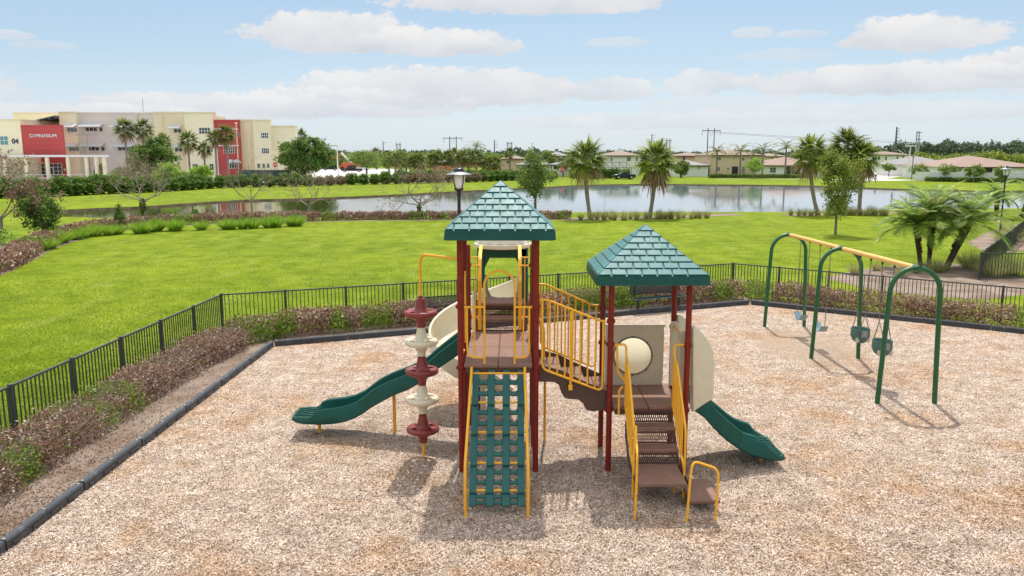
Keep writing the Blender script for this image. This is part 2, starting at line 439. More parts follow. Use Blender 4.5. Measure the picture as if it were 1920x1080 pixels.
def lawnmat():
    m, t, b = nt('lawn')
    v = coords(t)
    big = noise(t, v, .11, 5, .6); med = noise(t, v, .9, 6, .65); fine = noise(t, v, 16, 4, .7)
    vs = coords(t, (1.0, .25, 1)); streak = noise(t, vs, 1.3, 4, .6)
    c1 = ramp(t, ((.34, (.105, .155, .006)), (.52, (.185, .252, .010)), (.68, (.275, .325, .018)))); t.links.new(big, c1.inputs[0])
    c2 = ramp(t, ((.34, (.085, .125, .006)), (.5, (.185, .252, .012)), (.66, (.29, .34, .03)))); t.links.new(med, c2.inputs[0])
    c = mixc(t, .55, c1.outputs[0], c2.outputs[0])
    c3 = ramp(t, ((.3, (.55, .58, .55)), (.5, (1, 1, 1)), (.7, (1.3, 1.28, 1.2)))); t.links.new(fine, c3.inputs[0])
    c = mixc(t, .75, c, c3.outputs[0], 'MULTIPLY')
    dry = ramp(t, ((.54, 0), (.70, .6))); t.links.new(streak, dry.inputs[0])
    c = mixc(t, dry.outputs[0], c, (.27, .32, .06))
    g = t.nodes.new('ShaderNodeNewGeometry'); s = t.nodes.new('ShaderNodeSeparateXYZ'); t.links.new(g.outputs['True Normal'], s.inputs[0])
    pz = t.nodes.new('ShaderNodeSeparateXYZ'); t.links.new(g.outputs['Position'], pz.inputs[0])
    so_ = ramp(t, ((.60, 1), (.80, 0))); t.links.new(s.outputs[2], so_.inputs[0])
    soil = ramp(t, ((.3, (.055, .042, .024)), (.7, (.19, .15, .095)))); t.links.new(noise(t, v, 1.2, 6, .7), soil.inputs[0])
    c = mixc(t, so_.outputs[0], c, soil.outputs[0])
    t.links.new(c, b.inputs['Base Color']); b.inputs['Roughness'].default_value = .75; b.inputs['Specular IOR Level'].default_value = .04
    bump(t, b, fine, .9, .05)
    return m
M['lawn'] = lawnmat()
gm = MB(); gm.add([(v.x, v.y, z) for v, z in zip(vo, gz)], [tuple(f) for f in fo])
struct('ground', gm, M['lawn'], smooth=False)
def watermat():
    m, t, b = nt('lake_water')
    v = coords(t, (1, .45, 1))
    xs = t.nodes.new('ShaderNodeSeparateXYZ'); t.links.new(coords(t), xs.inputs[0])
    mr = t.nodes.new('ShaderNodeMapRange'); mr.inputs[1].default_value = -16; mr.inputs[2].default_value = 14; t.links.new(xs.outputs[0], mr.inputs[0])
    t.links.new(mixc(t, mr.outputs[0], (.05, .052, .016), (.17, .215, .275)), b.inputs['Base Color']); b.inputs['Roughness'].default_value = .05; b.inputs['IOR'].default_value = 1.9  # olive murk at left; reflected sky brightness put into the colour at right
    b.inputs['Specular IOR Level'].default_value = .5
    n1 = noise(t, v, 2.2, 4, .6); n2 = noise(t, coords(t), .06, 3)
    r = ramp(t, ((.35, .05), (.65, 1))); t.links.new(n2, r.inputs[0])
    mu = t.nodes.new('ShaderNodeMath'); mu.operation = 'MULTIPLY'; t.links.new(n1, mu.inputs[0]); t.links.new(r.outputs[0], mu.inputs[1])
    bump(t, b, mu.outputs[0], .09, .05)
    return m
wm = MB(); ws = offs(sh, .56 + jit * .8)
wv, we, wf, _, _, _ = geometry.delaunay_2d_cdt([Vector(q) for q in ws], [(i, (i + 1) % len(ws)) for i in range(len(ws))], [], 1, 1e-5)
wm.add([(v.x, v.y, WZ) for v in wv], [tuple(f) for f in wf])
struct('lake_water', wm, watermat(), smooth=False)

def sheet(name, poly, z, mat):
    v, e, f, _, _, _ = geometry.delaunay_2d_cdt([Vector(p) for p in poly], [(i, (i + 1) % len(poly)) for i in range(len(poly))], [], 1, 1e-5)
    mb = MB(); mb.add([(a.x, a.y, z) for a in v], [tuple(q) for q in f])
    return struct(name, mb, mat, smooth=False)
# ---- the play area
BL = [(-6.15, -2), (-6.13, 9), (-6.13, 13.4), (-6.09, 15.8), (-5.92, 19.3), (-4.12, 20.1), (-2.5, 20.85), (2.2, 23.0), (7.55, 25.0), (10.1, 23.25), (13.57, 20.75), (19, 16.9)]
FNC = [(-8.35, 2.0), (-8.2, 12.4), (-7.72, 20.9), (7.55, 27.0), (14.1, 21.9), (20.5, 16.9)]
def chipmat():
    m, t, b = nt('wood_chip_surface')
    v = coords(t)
    nz = t.nodes.new('ShaderNodeTexNoise'); nz.inputs['Scale'].default_value = 5; t.links.new(v, nz.inputs['Vector'])
    ds = t.nodes.new('ShaderNodeVectorMath'); ds.operation = 'MULTIPLY_ADD'
    t.links.new(nz.outputs['Color'], ds.inputs[0]); ds.inputs[1].default_value = (.25, .25, .25); t.links.new(v, ds.inputs[2])
    cols = []
    for k, (sx, sy) in enumerate(((60, 130), (135, 55))):
        mp = t.nodes.new('ShaderNodeMapping'); mp.inputs['Scale'].default_value = (sx, sy, 1); mp.inputs['Rotation'].default_value = (0, 0, .5 + k)
        t.links.new(ds.outputs[0], mp.inputs['Vector'])
        vo = t.nodes.new('ShaderNodeTexVoronoi'); vo.inputs['Scale'].default_value = 1.0; t.links.new(mp.outputs[0], vo.inputs['Vector'])
        cols.append(vo)
    sp1 = t.nodes.new('ShaderNodeSeparateColor'); t.links.new(cols[0].outputs['Color'], sp1.inputs[0])
    sp2 = t.nodes.new('ShaderNodeSeparateColor'); t.links.new(cols[1].outputs['Color'], sp2.inputs[0])
    a = t.nodes.new('ShaderNodeMath'); a.operation = 'ADD'; t.links.new(sp1.outputs[0], a.inputs[0]); t.links.new(sp2.outputs[1], a.inputs[1])
    h = t.nodes.new('ShaderNodeMath'); h.operation = 'MULTIPLY'; t.links.new(a.outputs[0], h.inputs[0]); h.inputs[1].default_value = .5
    r = ramp(t, ((.10, (.08, .042, .025)), (.36, (.27, .17, .115)), (.50, (.46, .34, .26)), (.64, (.69, .57, .465)), (.92, (.87, .80, .70))))
    t.links.new(h.outputs[0], r.inputs[0])
    big = noise(t, v, .45, 5, .62)
    pr = ramp(t, ((.50, 0), (.66, .7))); t.links.new(big, pr.inputs[0])
    m1 = ramp(t, ((.34, (.68, .64, .60)), (.60, (1.12, 1.12, 1.12)))); t.links.new(noise(t, v, 2.6, 7, .78), m1.inputs[0])
    c = mixc(t, 1.0, r.outputs[0], m1.outputs[0], 'MULTIPLY')
    sx = t.nodes.new('ShaderNodeSeparateXYZ'); t.links.new(v, sx.inputs[0])
    def mm(op, a, b_):
        q = t.nodes.new('ShaderNodeMath'); q.operation = op
        for i_, z_ in enumerate((a, b_)):
            if isinstance(z_, (int, float)): q.inputs[i_].default_value = z_
            else: t.links.new(z_, q.inputs[i_])
        return q.outputs[0]
    dx = mm('DIVIDE', mm('SUBTRACT', sx.outputs[0], 7.3), 1.5); dy = mm('DIVIDE', mm('SUBTRACT', sx.outputs[1], 19.3), 2.3)
    dd_ = mm('ADD', mm('ADD', mm('MULTIPLY', dx, dx), mm('MULTIPLY', dy, dy)), mm('MULTIPLY', noise(t, v, 2.2, 5, .7), 1.0))
    wr = ramp(t, ((.55, .7), (1.25 / 1.3, 0))); t.links.new(mm('DIVIDE', dd_, 1.5), wr.inputs[0])
    c = mixc(t, wr.outputs[0], c, (.40, .30, .215))
    c = mixc(t, pr.outputs[0], c, (.86, .63, .38), 'MULTIPLY')
    o2 = noise(t, v, 1.1, 5, .6); pr2 = ramp(t, ((.58, 0), (.70, .45))); t.links.new(o2, pr2.inputs[0])
    c = mixc(t, pr2.outputs[0], c, (.44, .26, .115))
    t.links.new(c, b.inputs['Base Color']); b.inputs['Roughness'].default_value = .9; b.inputs['Specular IOR Level'].default_value = .2
    bump(t, b, h.outputs[0], .8, .010)
    return m
M['chips'] = chipmat()
def chippiece():                                       # single chips, tinted by the same damp and rusty patches as the bed
    m, t, b = nt('wood_chip')
    a = t.nodes.new('ShaderNodeAttribute'); a.attribute_name = 'rnd'
    r = ramp(t, ((0, (.07, .036, .02)), (.28, (.21, .12, .075)), (.44, (.42, .285, .205)), (.56, (.71, .575, .465)), (1, (.92, .85, .76)))); t.links.new(a.outputs['Fac'], r.inputs[0])
    v = coords(t); pr = ramp(t, ((.50, 0), (.66, .7))); t.links.new(noise(t, v, .45, 5, .62), pr.inputs[0])
    m1 = ramp(t, ((.34, (.66, .62, .58)), (.60, (1.08, 1.08, 1.08)))); t.links.new(noise(t, v, 2.6, 7, .78), m1.inputs[0])
    c = mixc(t, 1.0, r.outputs[0], m1.outputs[0], 'MULTIPLY')
    c = mixc(t, pr.outputs[0], c, (.84, .62, .38), 'MULTIPLY')
    pr2 = ramp(t, ((.58, 0), (.70, .45))); t.links.new(noise(t, v, 1.1, 5, .6), pr2.inputs[0])
    c = mixc(t, pr2.outputs[0], c, (.44, .27, .13))
    t.links.new(c, b.inputs['Base Color']); b.inputs['Roughness'].default_value = .85; b.inputs['Specular IOR Level'].default_value = .2
    return m
M['chip'] = chippiece()
def soilmat():
    m, t, b = nt('leaf_litter_soil')
    v = coords(t)
    r = ramp(t, ((.25, (.08, .048, .032)), (.5, (.19, .125, .088)), (.75, (.36, .275, .21)))); t.links.new(noise(t, v, 22, 6, .75), r.inputs[0])
    r2 = ramp(t, ((.4, 0), (.62, .65))); t.links.new(noise(t, v, .9, 4, .6), r2.inputs[0])
    c = mixc(t, r2.outputs[0], r.outputs[0], (.36, .29, .23))
    t.links.new(c, b.inputs['Base Color']); b.inputs['Roughness'].default_value = .95
    bump(t, b, noise(t, v, 30, 5, .7), .9, .02)
    return m
M['soil'] = soilmat()
bedpoly = [(x, y) for x, y in BL] + [(19.8, 16.9), (14.0, 21.45), (7.55, 26.45), (-7.3, 20.4), (-7.75, 12.4), (-7.9, 2), (-7.9, -2)]
sheet('planting_bed', bedpoly, .004, M['soil'])
sheet('playground_surface', BL + [(19, -2)], .012, M['chips'])

def strip(name, pts, w0, w1, z, mat, seed=0):
    r = np.random.default_rng(seed); p = np.array(pts, float)
    tg = _n(np.gradient(p, axis=0)); nn = np.stack([-tg[:, 1], tg[:, 0]], 1)
    a = p + nn * (w0 + r.uniform(-.15, .15, len(p)))[:, None]; b = p - nn * (w1 + r.uniform(-.15, .15, len(p)))[:, None]
    return sheet(name, [tuple(q) for q in a] + [tuple(q) for q in b[::-1]], z, mat)
def resamp(pts, step):
    p = np.array(pts, float); d = np.concatenate(([0], np.cumsum(np.linalg.norm(np.diff(p, axis=0), axis=1))))
    s = np.linspace(0, d[-1], max(2, int(d[-1] / step) + 1))
    return np.stack([np.interp(s, d, p[:, 0]), np.interp(s, d, p[:, 1])], 1)
STRIP = [(-20.5, 30.5), (-21.3, 33.6), (-23.2, 39), (-24.6, 44), (-25.2, 49), (-24, 52.8), (-20.5, 55), (-17.1, 56), (-13.8, 57.3), (-10.1, 58.1), (-5.4, 58.5), (-1, 58.6), (3.5, 58.8)]
strip('mulch_strip', resamp(STRIP, 2.0), .5, .45, .004, M['soil'], 3)
strip('mulch_strip', resamp([(3.5, 58.8), (7, 59.6), (12, 61.2), (18, 64.2)], 1.5), .8, .9, .004, M['soil'], 4)
strip('mulch_strip', resamp([(21.5, 63), (26, 65), (33, 66), (37.5, 66.5)], 1.5), .8, .9, .004, M['soil'], 5)
sheet('palm_bed', [G(*q) for q in ((1545, 521), (1600, 508), (1690, 496), (1760, 492), (1835, 497), (1843, 512), (1925, 520), (1925, 552), (1850, 562), (1740, 556), (1630, 543))], .004, M['soil'])
sheet('palm_bed', [G(*q) for q in ((1812, 455), (1850, 436), (1900, 424), (1930, 420), (1925, 470), (1860, 478))], .004, M['soil'])
sheet('parking_lot', [(-130, 128), (-60, 122), (-42, 128), (-28, 134), (-8, 148), (-2, 172), (-10, 200), (-40, 270), (-90, 290), (-130, 164)], .004, M['concrete'])
sheet('entry_walk', [(-130, 118), (-62, 112), (-52, 116), (-60, 121.5), (-130, 127.5)], .008, M['concrete'])
sheet('street', [(58, 153), (66, 146.5), (76, 150), (74, 160), (96, 192), (104, 215), (92, 215), (76, 170), (66, 158)], .004, M['concrete'])
sheet('sidewalk', [(40, 158.5), (58, 157.5), (58, 158.7), (40, 159.7)], .004, M['concrete'])
sheet('parking_island', [(-37, 176), (-31, 176), (-28, 190), (-34, 190)], .012, M['lawn'])
# ---------------------------------------------------------------- play structure
PS = thing('play_structure', 'two-tower play structure with teal shingled roofs, maroon posts, slides and climbers on the wood chips', 'play structure', (.9, 11.9, 0))
PR = .043
def clamp_ring(post, x, y, z, r=PR):
    b = MB(); b.lathe([(r + .002, -.035), (r + .014, -.03), (r + .018, 0), (r + .014, .03), (r + .002, .035)], (x, y, z), 14, close=True)
    for k in range(4):
        a = k * PI / 2 + .5
        b.lathe([(0, .02), (.012, .018), (.012, -.018), (0, -.02)], (x + (r + .02) * math.cos(a), y + (r + .02) * math.sin(a), z), 6)
    b.build('clamp', M['red'], post)
def post(x, y, h, rings=(), cap=False):
    b = MB(); pr = [(PR, -.05), (PR, h - (.03 if cap else 0))]
    if cap: pr += [(PR * .9, h - .012), (PR * .6, h), (0, h + .004)]
    b.lathe(pr, (x, y, 0), 18)
    o = b.build('post', M['red'], PS)
    for z in rings: clamp_ring(o, x, y, z)
    return o
X1, X2, Y1, Y2, Y3 = -.75, .35, 11.4, 12.45, 13.5
U1, U2 = 1.44, 2.57
D1, D2 = 1.69, 1.05
post(X1, Y1, 3.56, (2.53, 1.62)); post(X2, Y1, 3.56, (2.53, 1.62)); post(X1, Y2, 3.56, (2.95, 1.62)); post(X2, Y2, 3.56, (2.9, 1.62))
post(X1, Y3, 3.2, (2.85, 1.95, 1.62), True); post(X2, Y3, 3.2, (2.85, 1.95, 1.62), True)
post(U1, Y1, 2.92, (2.31, 1.97, .97)); post(U2, Y1, 2.92, (1.95, .97)); post(U1, Y2, 2.92, (2.32, 1.75, .97)); post(U2, Y2, 2.92, (2.0, .97))
for px in (-.62, .22):
    b = MB(); b.lathe([(PR, -.05), (PR, 2.1)], (px, 14.25, 0), 14); b.build('post', M['red'], PS)

def roof(cx, cy, z0, za, hw):
    b = MB(); zb = z0 + .15
    q = .045
    def sq(h, z, r):
        out = []
        for k, (sx, sy) in enumerate(((1, 1), (-1, 1), (-1, -1), (1, -1))):
            for j in range(4):
                a = k * PI / 2 + j * PI / 6
                out.append((cx + sx * (h - r) + r * math.cos(a), cy + sy * (h - r) + r * math.sin(a), z))
        return out
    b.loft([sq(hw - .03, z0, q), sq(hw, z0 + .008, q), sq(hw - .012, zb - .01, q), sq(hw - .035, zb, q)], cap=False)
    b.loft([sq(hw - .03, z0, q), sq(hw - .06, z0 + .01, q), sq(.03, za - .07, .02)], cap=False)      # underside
    fb = b; b = MB()
    hb = hw - .035
    ap = za - .006
    b.add([(cx - hb, cy - hb, zb), (cx + hb, cy - hb, zb), (cx + hb, cy + hb, zb), (cx - hb, cy + hb, zb), (cx, cy, ap)], [(0, 1, 4), (1, 2, 4), (2, 3, 4), (3, 0, 4)])
    R = ap - zb; nc = 8; slope = math.hypot(hb, R)
    for k in range(4):
        ca, sa = (0, 1, 0, -1)[k], (-1, 0, 1, 0)[k]       # outward
        out = np.array((ca, sa, 0.)); al = np.array((-sa, ca, 0.)); cen = np.array((cx, cy, zb))
        nrm = _n(out * R + np.array((0, 0, hb)))
        def pt(s, tt, l): return cen + out * hb * (1 - tt) + al * s + np.array((0, 0, R * tt)) + nrm * l
        for i in range(nc):
            t0, t1 = i / nc, (i + 1) / nc - .020
            if i == nc - 1: t1 = 1.0
            w0, w1 = hb * (1 - t0), hb * (1 - t1)
            tw = .215; off = (i % 2) * tw / 2 + .05 * (cx > 1)
            xs = [-w0 - .0] + [x * tw + off for x in range(-9, 10) if abs(x * tw + off) < w1 - .03] + [w0]
            if i == nc - 1: xs = [-w0, w0]
            for a0, a1 in zip(xs[:-1], xs[1:]):
                g = .013
                l0, r0 = a0 + (g if a0 > -w0 else 0), a1 - (g if a1 < w0 else 0)
                l1, r1 = max(l0, -w1), min(r0, w1)
                lo, up = .022, .012
                v = [pt(l0, t0, lo), pt(r0, t0, lo), pt(r1, t1, up), pt(l1, t1, up), pt(l0, t0, -.002), pt(r0, t0, -.002), pt(r1, t1, -.004), pt(l1, t1, -.004)]
                b.add(v, [(0, 1, 2, 3), (4, 5, 1, 0), (5, 6, 2, 1), (7, 4, 0, 3)])
    b.lathe([(.045, -.075), (.03, -.03), (0.0, .0)], (cx, cy, za), 4)
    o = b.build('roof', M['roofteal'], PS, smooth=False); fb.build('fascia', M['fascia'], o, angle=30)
    return o
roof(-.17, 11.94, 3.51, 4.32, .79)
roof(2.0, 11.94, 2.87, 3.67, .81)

def deck(x0, x1, y0, y1, z, nx, ny, label=None):
    b = MB(); g = .004
    xs = np.linspace(x0, x1, nx + 1); ys = np.linspace(y0, y1, ny + 1)
    for i in range(nx):
        for j in range(ny): b.box(xs[i] + g, xs[i + 1] - g, ys[j] + g, ys[j + 1] - g, z - .05, z)
    o = b.build('deck', M['brown'], PS, bevel=.012)
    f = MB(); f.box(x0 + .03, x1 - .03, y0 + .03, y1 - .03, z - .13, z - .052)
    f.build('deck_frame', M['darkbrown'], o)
    return o
deck(X1 + .05, X2 - .05, 11.28, 12.38, D1, 2, 1); deck(X1 + .05, X2 - .05, 12.39, 13.5, D1, 2, 1)
deck(U1 + .05, U2 - .05, 11.3, 12.5, D2, 2, 2)
deck(-.62, .24, 13.85, 14.45, 2.12, 1, 1)
def riser_mesh(b, x0, x1, y, z0, z1):                     # perforated riser: staggered slots left open
    h = z1 - z0; rows = 3; cols = int((x1 - x0) / .028)
    b.box(x0, x1, y, y + .006, z0, z0 + .02); b.box(x0, x1, y, y + .006, z1 - .035, z1)
    zz0, zz1 = z0 + .02, z1 - .035; rh = (zz1 - zz0) / rows; cw = (x1 - x0) / cols
    for r in range(rows):
        for c in range(cols + 1):
            xc = x0 + cw * (c + .5 * (r % 2))
            b.box(max(x0, xc - cw * .24), min(x1, xc + cw * .24), y, y + .006, zz0 + rh * r, zz0 + rh * (r + 1))
        b.box(x0, x1, y + .0065, y + .010, zz0 + rh * r - .005, zz0 + rh * r + .005)
def stairs(name, x0, x1, steps, ytop, side=True):
    root = thing(name, None, None); root.parent = PS
    for (yn, yr, z, zu) in steps:
        b = MB(); b.box(x0, x1, yn, yr, z - .045, z); b.build('tread', M['brown'], root, bevel=.012)
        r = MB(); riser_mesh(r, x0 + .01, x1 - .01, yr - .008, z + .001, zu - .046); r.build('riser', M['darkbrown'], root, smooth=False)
    return root
st = stairs('stairs', U1 + .24, U2 - .2, [(11.05, 11.31, .81, 1.05), (10.80, 11.06, .575, .81), (10.80, 10.815, .362, .575)], 11.3)
for xs in (U1 + .225, U2 - .2):
    b = MB(); b.prism([(10.15, .31), (10.15, .36), (10.8, .365), (11.04, .60), (11.29, .84), (11.29, .60), (10.9, .30)], xs, xs + .012, 'x'); b.build('stringer', M['darkbrown'], st)
b = MB(); b.box(1.69, 2.345, 10.46, 10.795, .30, .36); b.box(1.69, 2.345, 10.13, 10.455, .30, .36)
tp = b.build('transfer_platform', M['brown'], PS, bevel=.014)
for lx, ly in ((1.76, 10.62), (2.28, 10.62)):
    b = MB(); b.lathe([(.022, -.05), (.022, .305)], (lx, ly, 0), 10); b.build('leg', M['yellow'], tp)
b = MB(); b.box(2.362, 2.76, 9.98, 10.7, .135, .19)
ts = b.build('transfer_step', M['brown'], PS, bevel=.014)
b = MB(); b.lathe([(.022, -.05), (.022, .14)], (2.5, 10.5, 0), 10); b.build('leg', M['yellow'], ts)
YR = .0165
def pipe(b, pts, r=YR, fr=.08, n=8): b.tube(fillet(pts, fr), r, n)
# stair rails: loop at the post, sloping picket panel, legs to the ground
for xs, sgn in ((1.665, 1), (2.365, -1)):
    b = MB(); xo = U1 + .06 if sgn > 0 else U2 - .06
    pipe(b, [(xo, 11.38, 1.96), (xs, 11.36, 1.98), (xs, 11.34, 1.80), (xs, 11.1, 1.72), (xs, 10.42, 1.0), (xs, 10.42, .38), (xs, 10.42, -.04)], fr=.07)
    pipe(b, [(xs, 11.33, 1.80), (xs, 11.33, 1.02)], fr=.01)
    pipe(b, [(xs, 11.33, 1.10), (xs, 10.8, .66), (xs, 10.43, .44)], fr=.05)
    for k in range(6):
        y = 11.26 - k * .125
        zt = 1.77 if y > 11.12 else 1.72 - (11.1 - y) * .72 / .68
        b.beam((xs, y, 1.06 - (11.3 - y) * .78), (xs, y, zt), .016, .05, (0, 1, 0))
    if sgn > 0:
        pipe(b, [(xo + .03, 11.37, 1.97), (xo + .05, 11.36, 1.55), (xs + .02, 11.33, 1.40)], fr=.08)
        pipe(b, [(xs - .04, 11.30, 1.36), (xs - .1, 11.29, 1.30), (xs - .1, 11.26, .94)], fr=.05)
    b.build('stair_rail', M['yellow'], PS)
b = MB(); pipe(b, [(1.685, 10.42, 1.06), (1.685, 10.1, .80), (1.672, 9.80, .76), (1.66, 9.79, .5), (1.60, 9.79, -.04)][:1] + [(1.66, 10.25, .98), (1.62, 9.86, .90), (1.61, 9.79, .5), (1.60, 9.79, -.04)], fr=.1)
b.build('handrail', M['yellow'], PS)
b = MB(); pipe(b, [(2.26, 9.72, -.04), (2.30, 9.76, .66), (2.34, 9.82, .80), (2.66, 9.80, .70), (2.66, 9.77, .5), (2.64, 9.76, -.04)], fr=.09)
b.build('handrail', M['yellow'], PS)

# climber on the front of the tall tower
cl = thing('climber', None, None); cl.parent = PS
for xs, gx in ((-.585, -.61), (.185, .21)):
    b = MB(); pipe(b, [(xs, 11.36, 1.60), (xs, 11.27, 1.66), (xs, 11.18, 1.60), (gx, 9.90, .72), (gx, 9.84, .55), (gx, 9.84, -.04)], .02, .07)
    b.build('side_rail', M['yellow'], cl)
A, B = np.array((0, 11.27, 1.585)), np.array((0, 9.93, .115)); dd = _n(B - A); L = np.linalg.norm(B - A)
nn = _n(np.cross(np.array((1., 0, 0)), dd)); nn = nn if nn[1] < 0 else -nn
tt = [0.012, .243, .470, .694, .886]; b = MB()
for s in tt:
    p = A + (B - A) * s
    b.tube([(-.59, p[1], p[2]), (.19, p[1], p[2])], .017, 8)
b.build('rung', M['yellow'], cl)
cx0, cx1 = -.57, .17
bars = [(-.57, .095), (-.35 + .0, .105), (-.135, .105), (.075, .095)]
def plate(b, x0, x1, s0, s1, l0, l1, th=.04):
    v = []
    for s, l in ((s0, l0), (s1, l1)):
        for k in (0, -th):
            for x in (x0, x1): v.append(A + dd * s + nn * (l + k) + np.array((x, 0, 0)))
    b.add(v, [(0, 1, 5, 4), (2, 6, 7, 3), (0, 4, 6, 2), (1, 3, 7, 5), (0, 2, 3, 1), (4, 5, 7, 6)])
ends = [0.0] + [s * L for s in tt[1:]] + [L]
for i in range(5):
    s0, s1 = ends[i] - (.03 if i else .04), ends[i + 1] + (.05 if i < 4 else 0)
    b = MB(); l0, l1 = .0, .045
    H = ends[i + 1] - ends[i]
    f = lambda s: l0 + (l1 - l0) * (s - s0) / (s1 - s0)
    for x0, w in bars: plate(b, x0, x0 + w, s0, s1, f(s0), f(s1))
    rows = [(ends[i] + H * .27, ends[i] + H * .42), (ends[i] + H * .66, ends[i] + H * .80)] if i < 4 else [(ends[i] + .06, ends[i] + .11), (ends[i] + .145, L - .03)]
    for j in range(3):
        x0, x1 = bars[j][0] + bars[j][1] - .004, bars[j + 1][0] + .004
        for ra, rb in rows: plate(b, x0, x1, ra, rb, f(ra) - .001, f(rb) - .001)
        for ra, rb in rows:                                 # stepped corners of the holes
            for xa in (x0, x1 - .022):
                plate(b, xa, xa + .022, ra - .02, ra + .002, f(ra) - .002, f(ra) - .002, .036)
    b.build('climbing_panel', M['teal'], cl, bevel=.012)

# arch gate over the climber
b = MB(); yb = 11.34
pipe(b, [(-.40, yb, 1.64), (-.40, yb, 2.85)], fr=.01); pipe(b, [(.04, yb, 1.64), (.04, yb, 2.85)], fr=.01)
b.tube(arc((-.18, 2.84), .22, 0, PI, 14, 'xz', yb), YR, 8)
for s, xe in ((-1, X1 + .06), (1, X2 - .06)):
    xi = -.18 + s * .22; xm = (xi + xe) / 2 + s * .0
    pipe(b, [(xe - s * .0, yb, 2.53), (xi, yb, 2.53)], fr=.01)
    pipe(b, [(xe - s * .04, yb, 2.53), (xe - s * .04, yb, 1.78), (xi, yb, 1.78)], .014, .12)
    b.tube([(xm, yb, 2.53), (xm, yb, 1.78)], .012, 6)
    b.lathe([(.03, 0), (.03, .02), (0, .022)], (xi, yb - .01, 1.66), 8)
b.build('arch_barrier', M['yellow'], PS)
b = MB()                                                    # left-hand rail beside the wave slide
pipe(b, [(X1 + .02, 11.47, 3.0), (X1 + .02, 11.52, 2.9), (X1 + .02, 11.52, 1.78), (X1 + .02, 11.9, 1.76)], .014, .08)
pipe(b, [(X1 + .02, 12.4, 2.9), (X1 + .02, 12.3, 2.75), (X1 + .02, 12.3, 1.78)], .014, .08)
b.build('side_barrier', M['yellow'], PS)

# bridge between the towers: three stepped treads, scalloped skirts, sloping railings
br = thing('stepped_bridge', None, None); br.parent = PS
for i, (xa, xb, z) in enumerate(((.36, .74, 1.53), (.73, 1.09, 1.37), (1.08, 1.44, 1.21))):
    b = MB(); b.box(xa, (xa + xb) / 2 - .003, 11.46, 12.4, z - .04, z); b.box((xa + xb) / 2 + .003, xb, 11.46, 12.4, z - .04, z); b.build('tread', M['brown'], br, bevel=.008)
    b = MB(); b.box(xa + .001, xa + .012, 11.46, 12.4, z + .001, z + .12); b.build('riser', M['darkbrown'], br)
for y in (11.44, 12.405):
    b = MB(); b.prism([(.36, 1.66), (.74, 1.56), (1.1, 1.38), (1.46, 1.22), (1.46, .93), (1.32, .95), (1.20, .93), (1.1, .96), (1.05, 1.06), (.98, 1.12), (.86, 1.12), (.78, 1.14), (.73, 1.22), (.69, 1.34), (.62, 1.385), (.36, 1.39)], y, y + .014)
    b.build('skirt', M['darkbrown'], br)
def sloped_rail(y, xa, xb, za, zb, za0, zb0, n):
    b = MB(); fl = .07
    pipe(b, [(xa - .04, y, za), (xa + fl, y, za), (xb - .05, y, zb), (xb + .03, y, zb)], fr=.08)
    pipe(b, [(xa, y, za), (xa, y, za0), (xb, y, zb0), (xb, y, zb)], fr=.1)
    for k in range(1, n):
        f = k / n; x = xa + (xb - xa) * f
        zt = za + (zb - za) * min(1, max(0, (x - xa - fl) / (xb - xa - .05 - fl)))
        b.tube([(x, y, za0 + (zb0 - za0) * f), (x, y, zt)], .0125, 6)
    return b.build('railing', M['yellow'], br)
sloped_rail(11.38, .44, 1.33, 2.63, 2.32, 1.60, 1.26, 8)
sloped_rail(12.48, .46, 1.34, 2.68, 2.34, 1.68, 1.32, 8)
b = MB(); pipe(b, [(.40, 12.3, 2.2), (.47, 12.2, 2.12), (.5, 12.2, 1.98), (.5, 12.2, 1.55)], .02, .06); pipe(b, [(.40, 12.3, 2.08), (.45, 12.25, 2.05)], .016, .01); b.build('grab_handle', M['yellow'], br)
b = MB(); b.lathe([(.021, -.05), (.021, 1.5)], (.54, 12.7, 0), 10); b.tube([(.54, 12.7, 1.48), (.54, 12.4, 1.48)], .02); b.build('support_leg', M['yellow'], br)
b = MB(); b.tube([(.86, 11.38, 2.46), (.86, 11.38, 1.36)], .02, 8); b.box(.83, .89, 11.35, 11.41, 1.28, 1.36); b.build('foot_bracket', M['yellow'], br, bevel=.006)

# steps up behind the tall tower and its hand rails
s2 = stairs('upper_steps', -.62, .22, [(13.52, 13.86, 1.905, 2.12), (13.5, 13.515, 1.69, 1.905)], 14)
for xs in (-.55, .135):
    root = xs
    b = MB(); s = -1 if xs < 0 else 1; xp = X1 + .05 if s < 0 else X2 - .05
    b.prism([(13.30, 1.76), (13.30, 2.60), (13.55, 2.95), (14.15, 3.12), (14.15, 3.06), (13.62, 2.88), (13.36, 2.56), (13.36, 1.76)], xs - .03, xs + .03, 'x')
    for k in range(5): b.tube([(xs, 13.48 + k * .15, 1.98), (xs, 13.48 + k * .15, 2.80 + k * .05)], .012, 6)
    b.tube([(xs, 13.36, 1.8), (xs, 14.15, 2.2)], .014, 6)
    for z in (2.98, 2.84, 1.95): b.tube([(xs, 13.46, z), (xp, 13.48, z)], .015, 6)
    xm = (xs + xp) / 2; b.tube([(xm, 13.47, 2.98), (xm, 13.47, 1.95)], .012, 6)
    b.build('step_rail', M['yellow'], PS, bevel=.006)

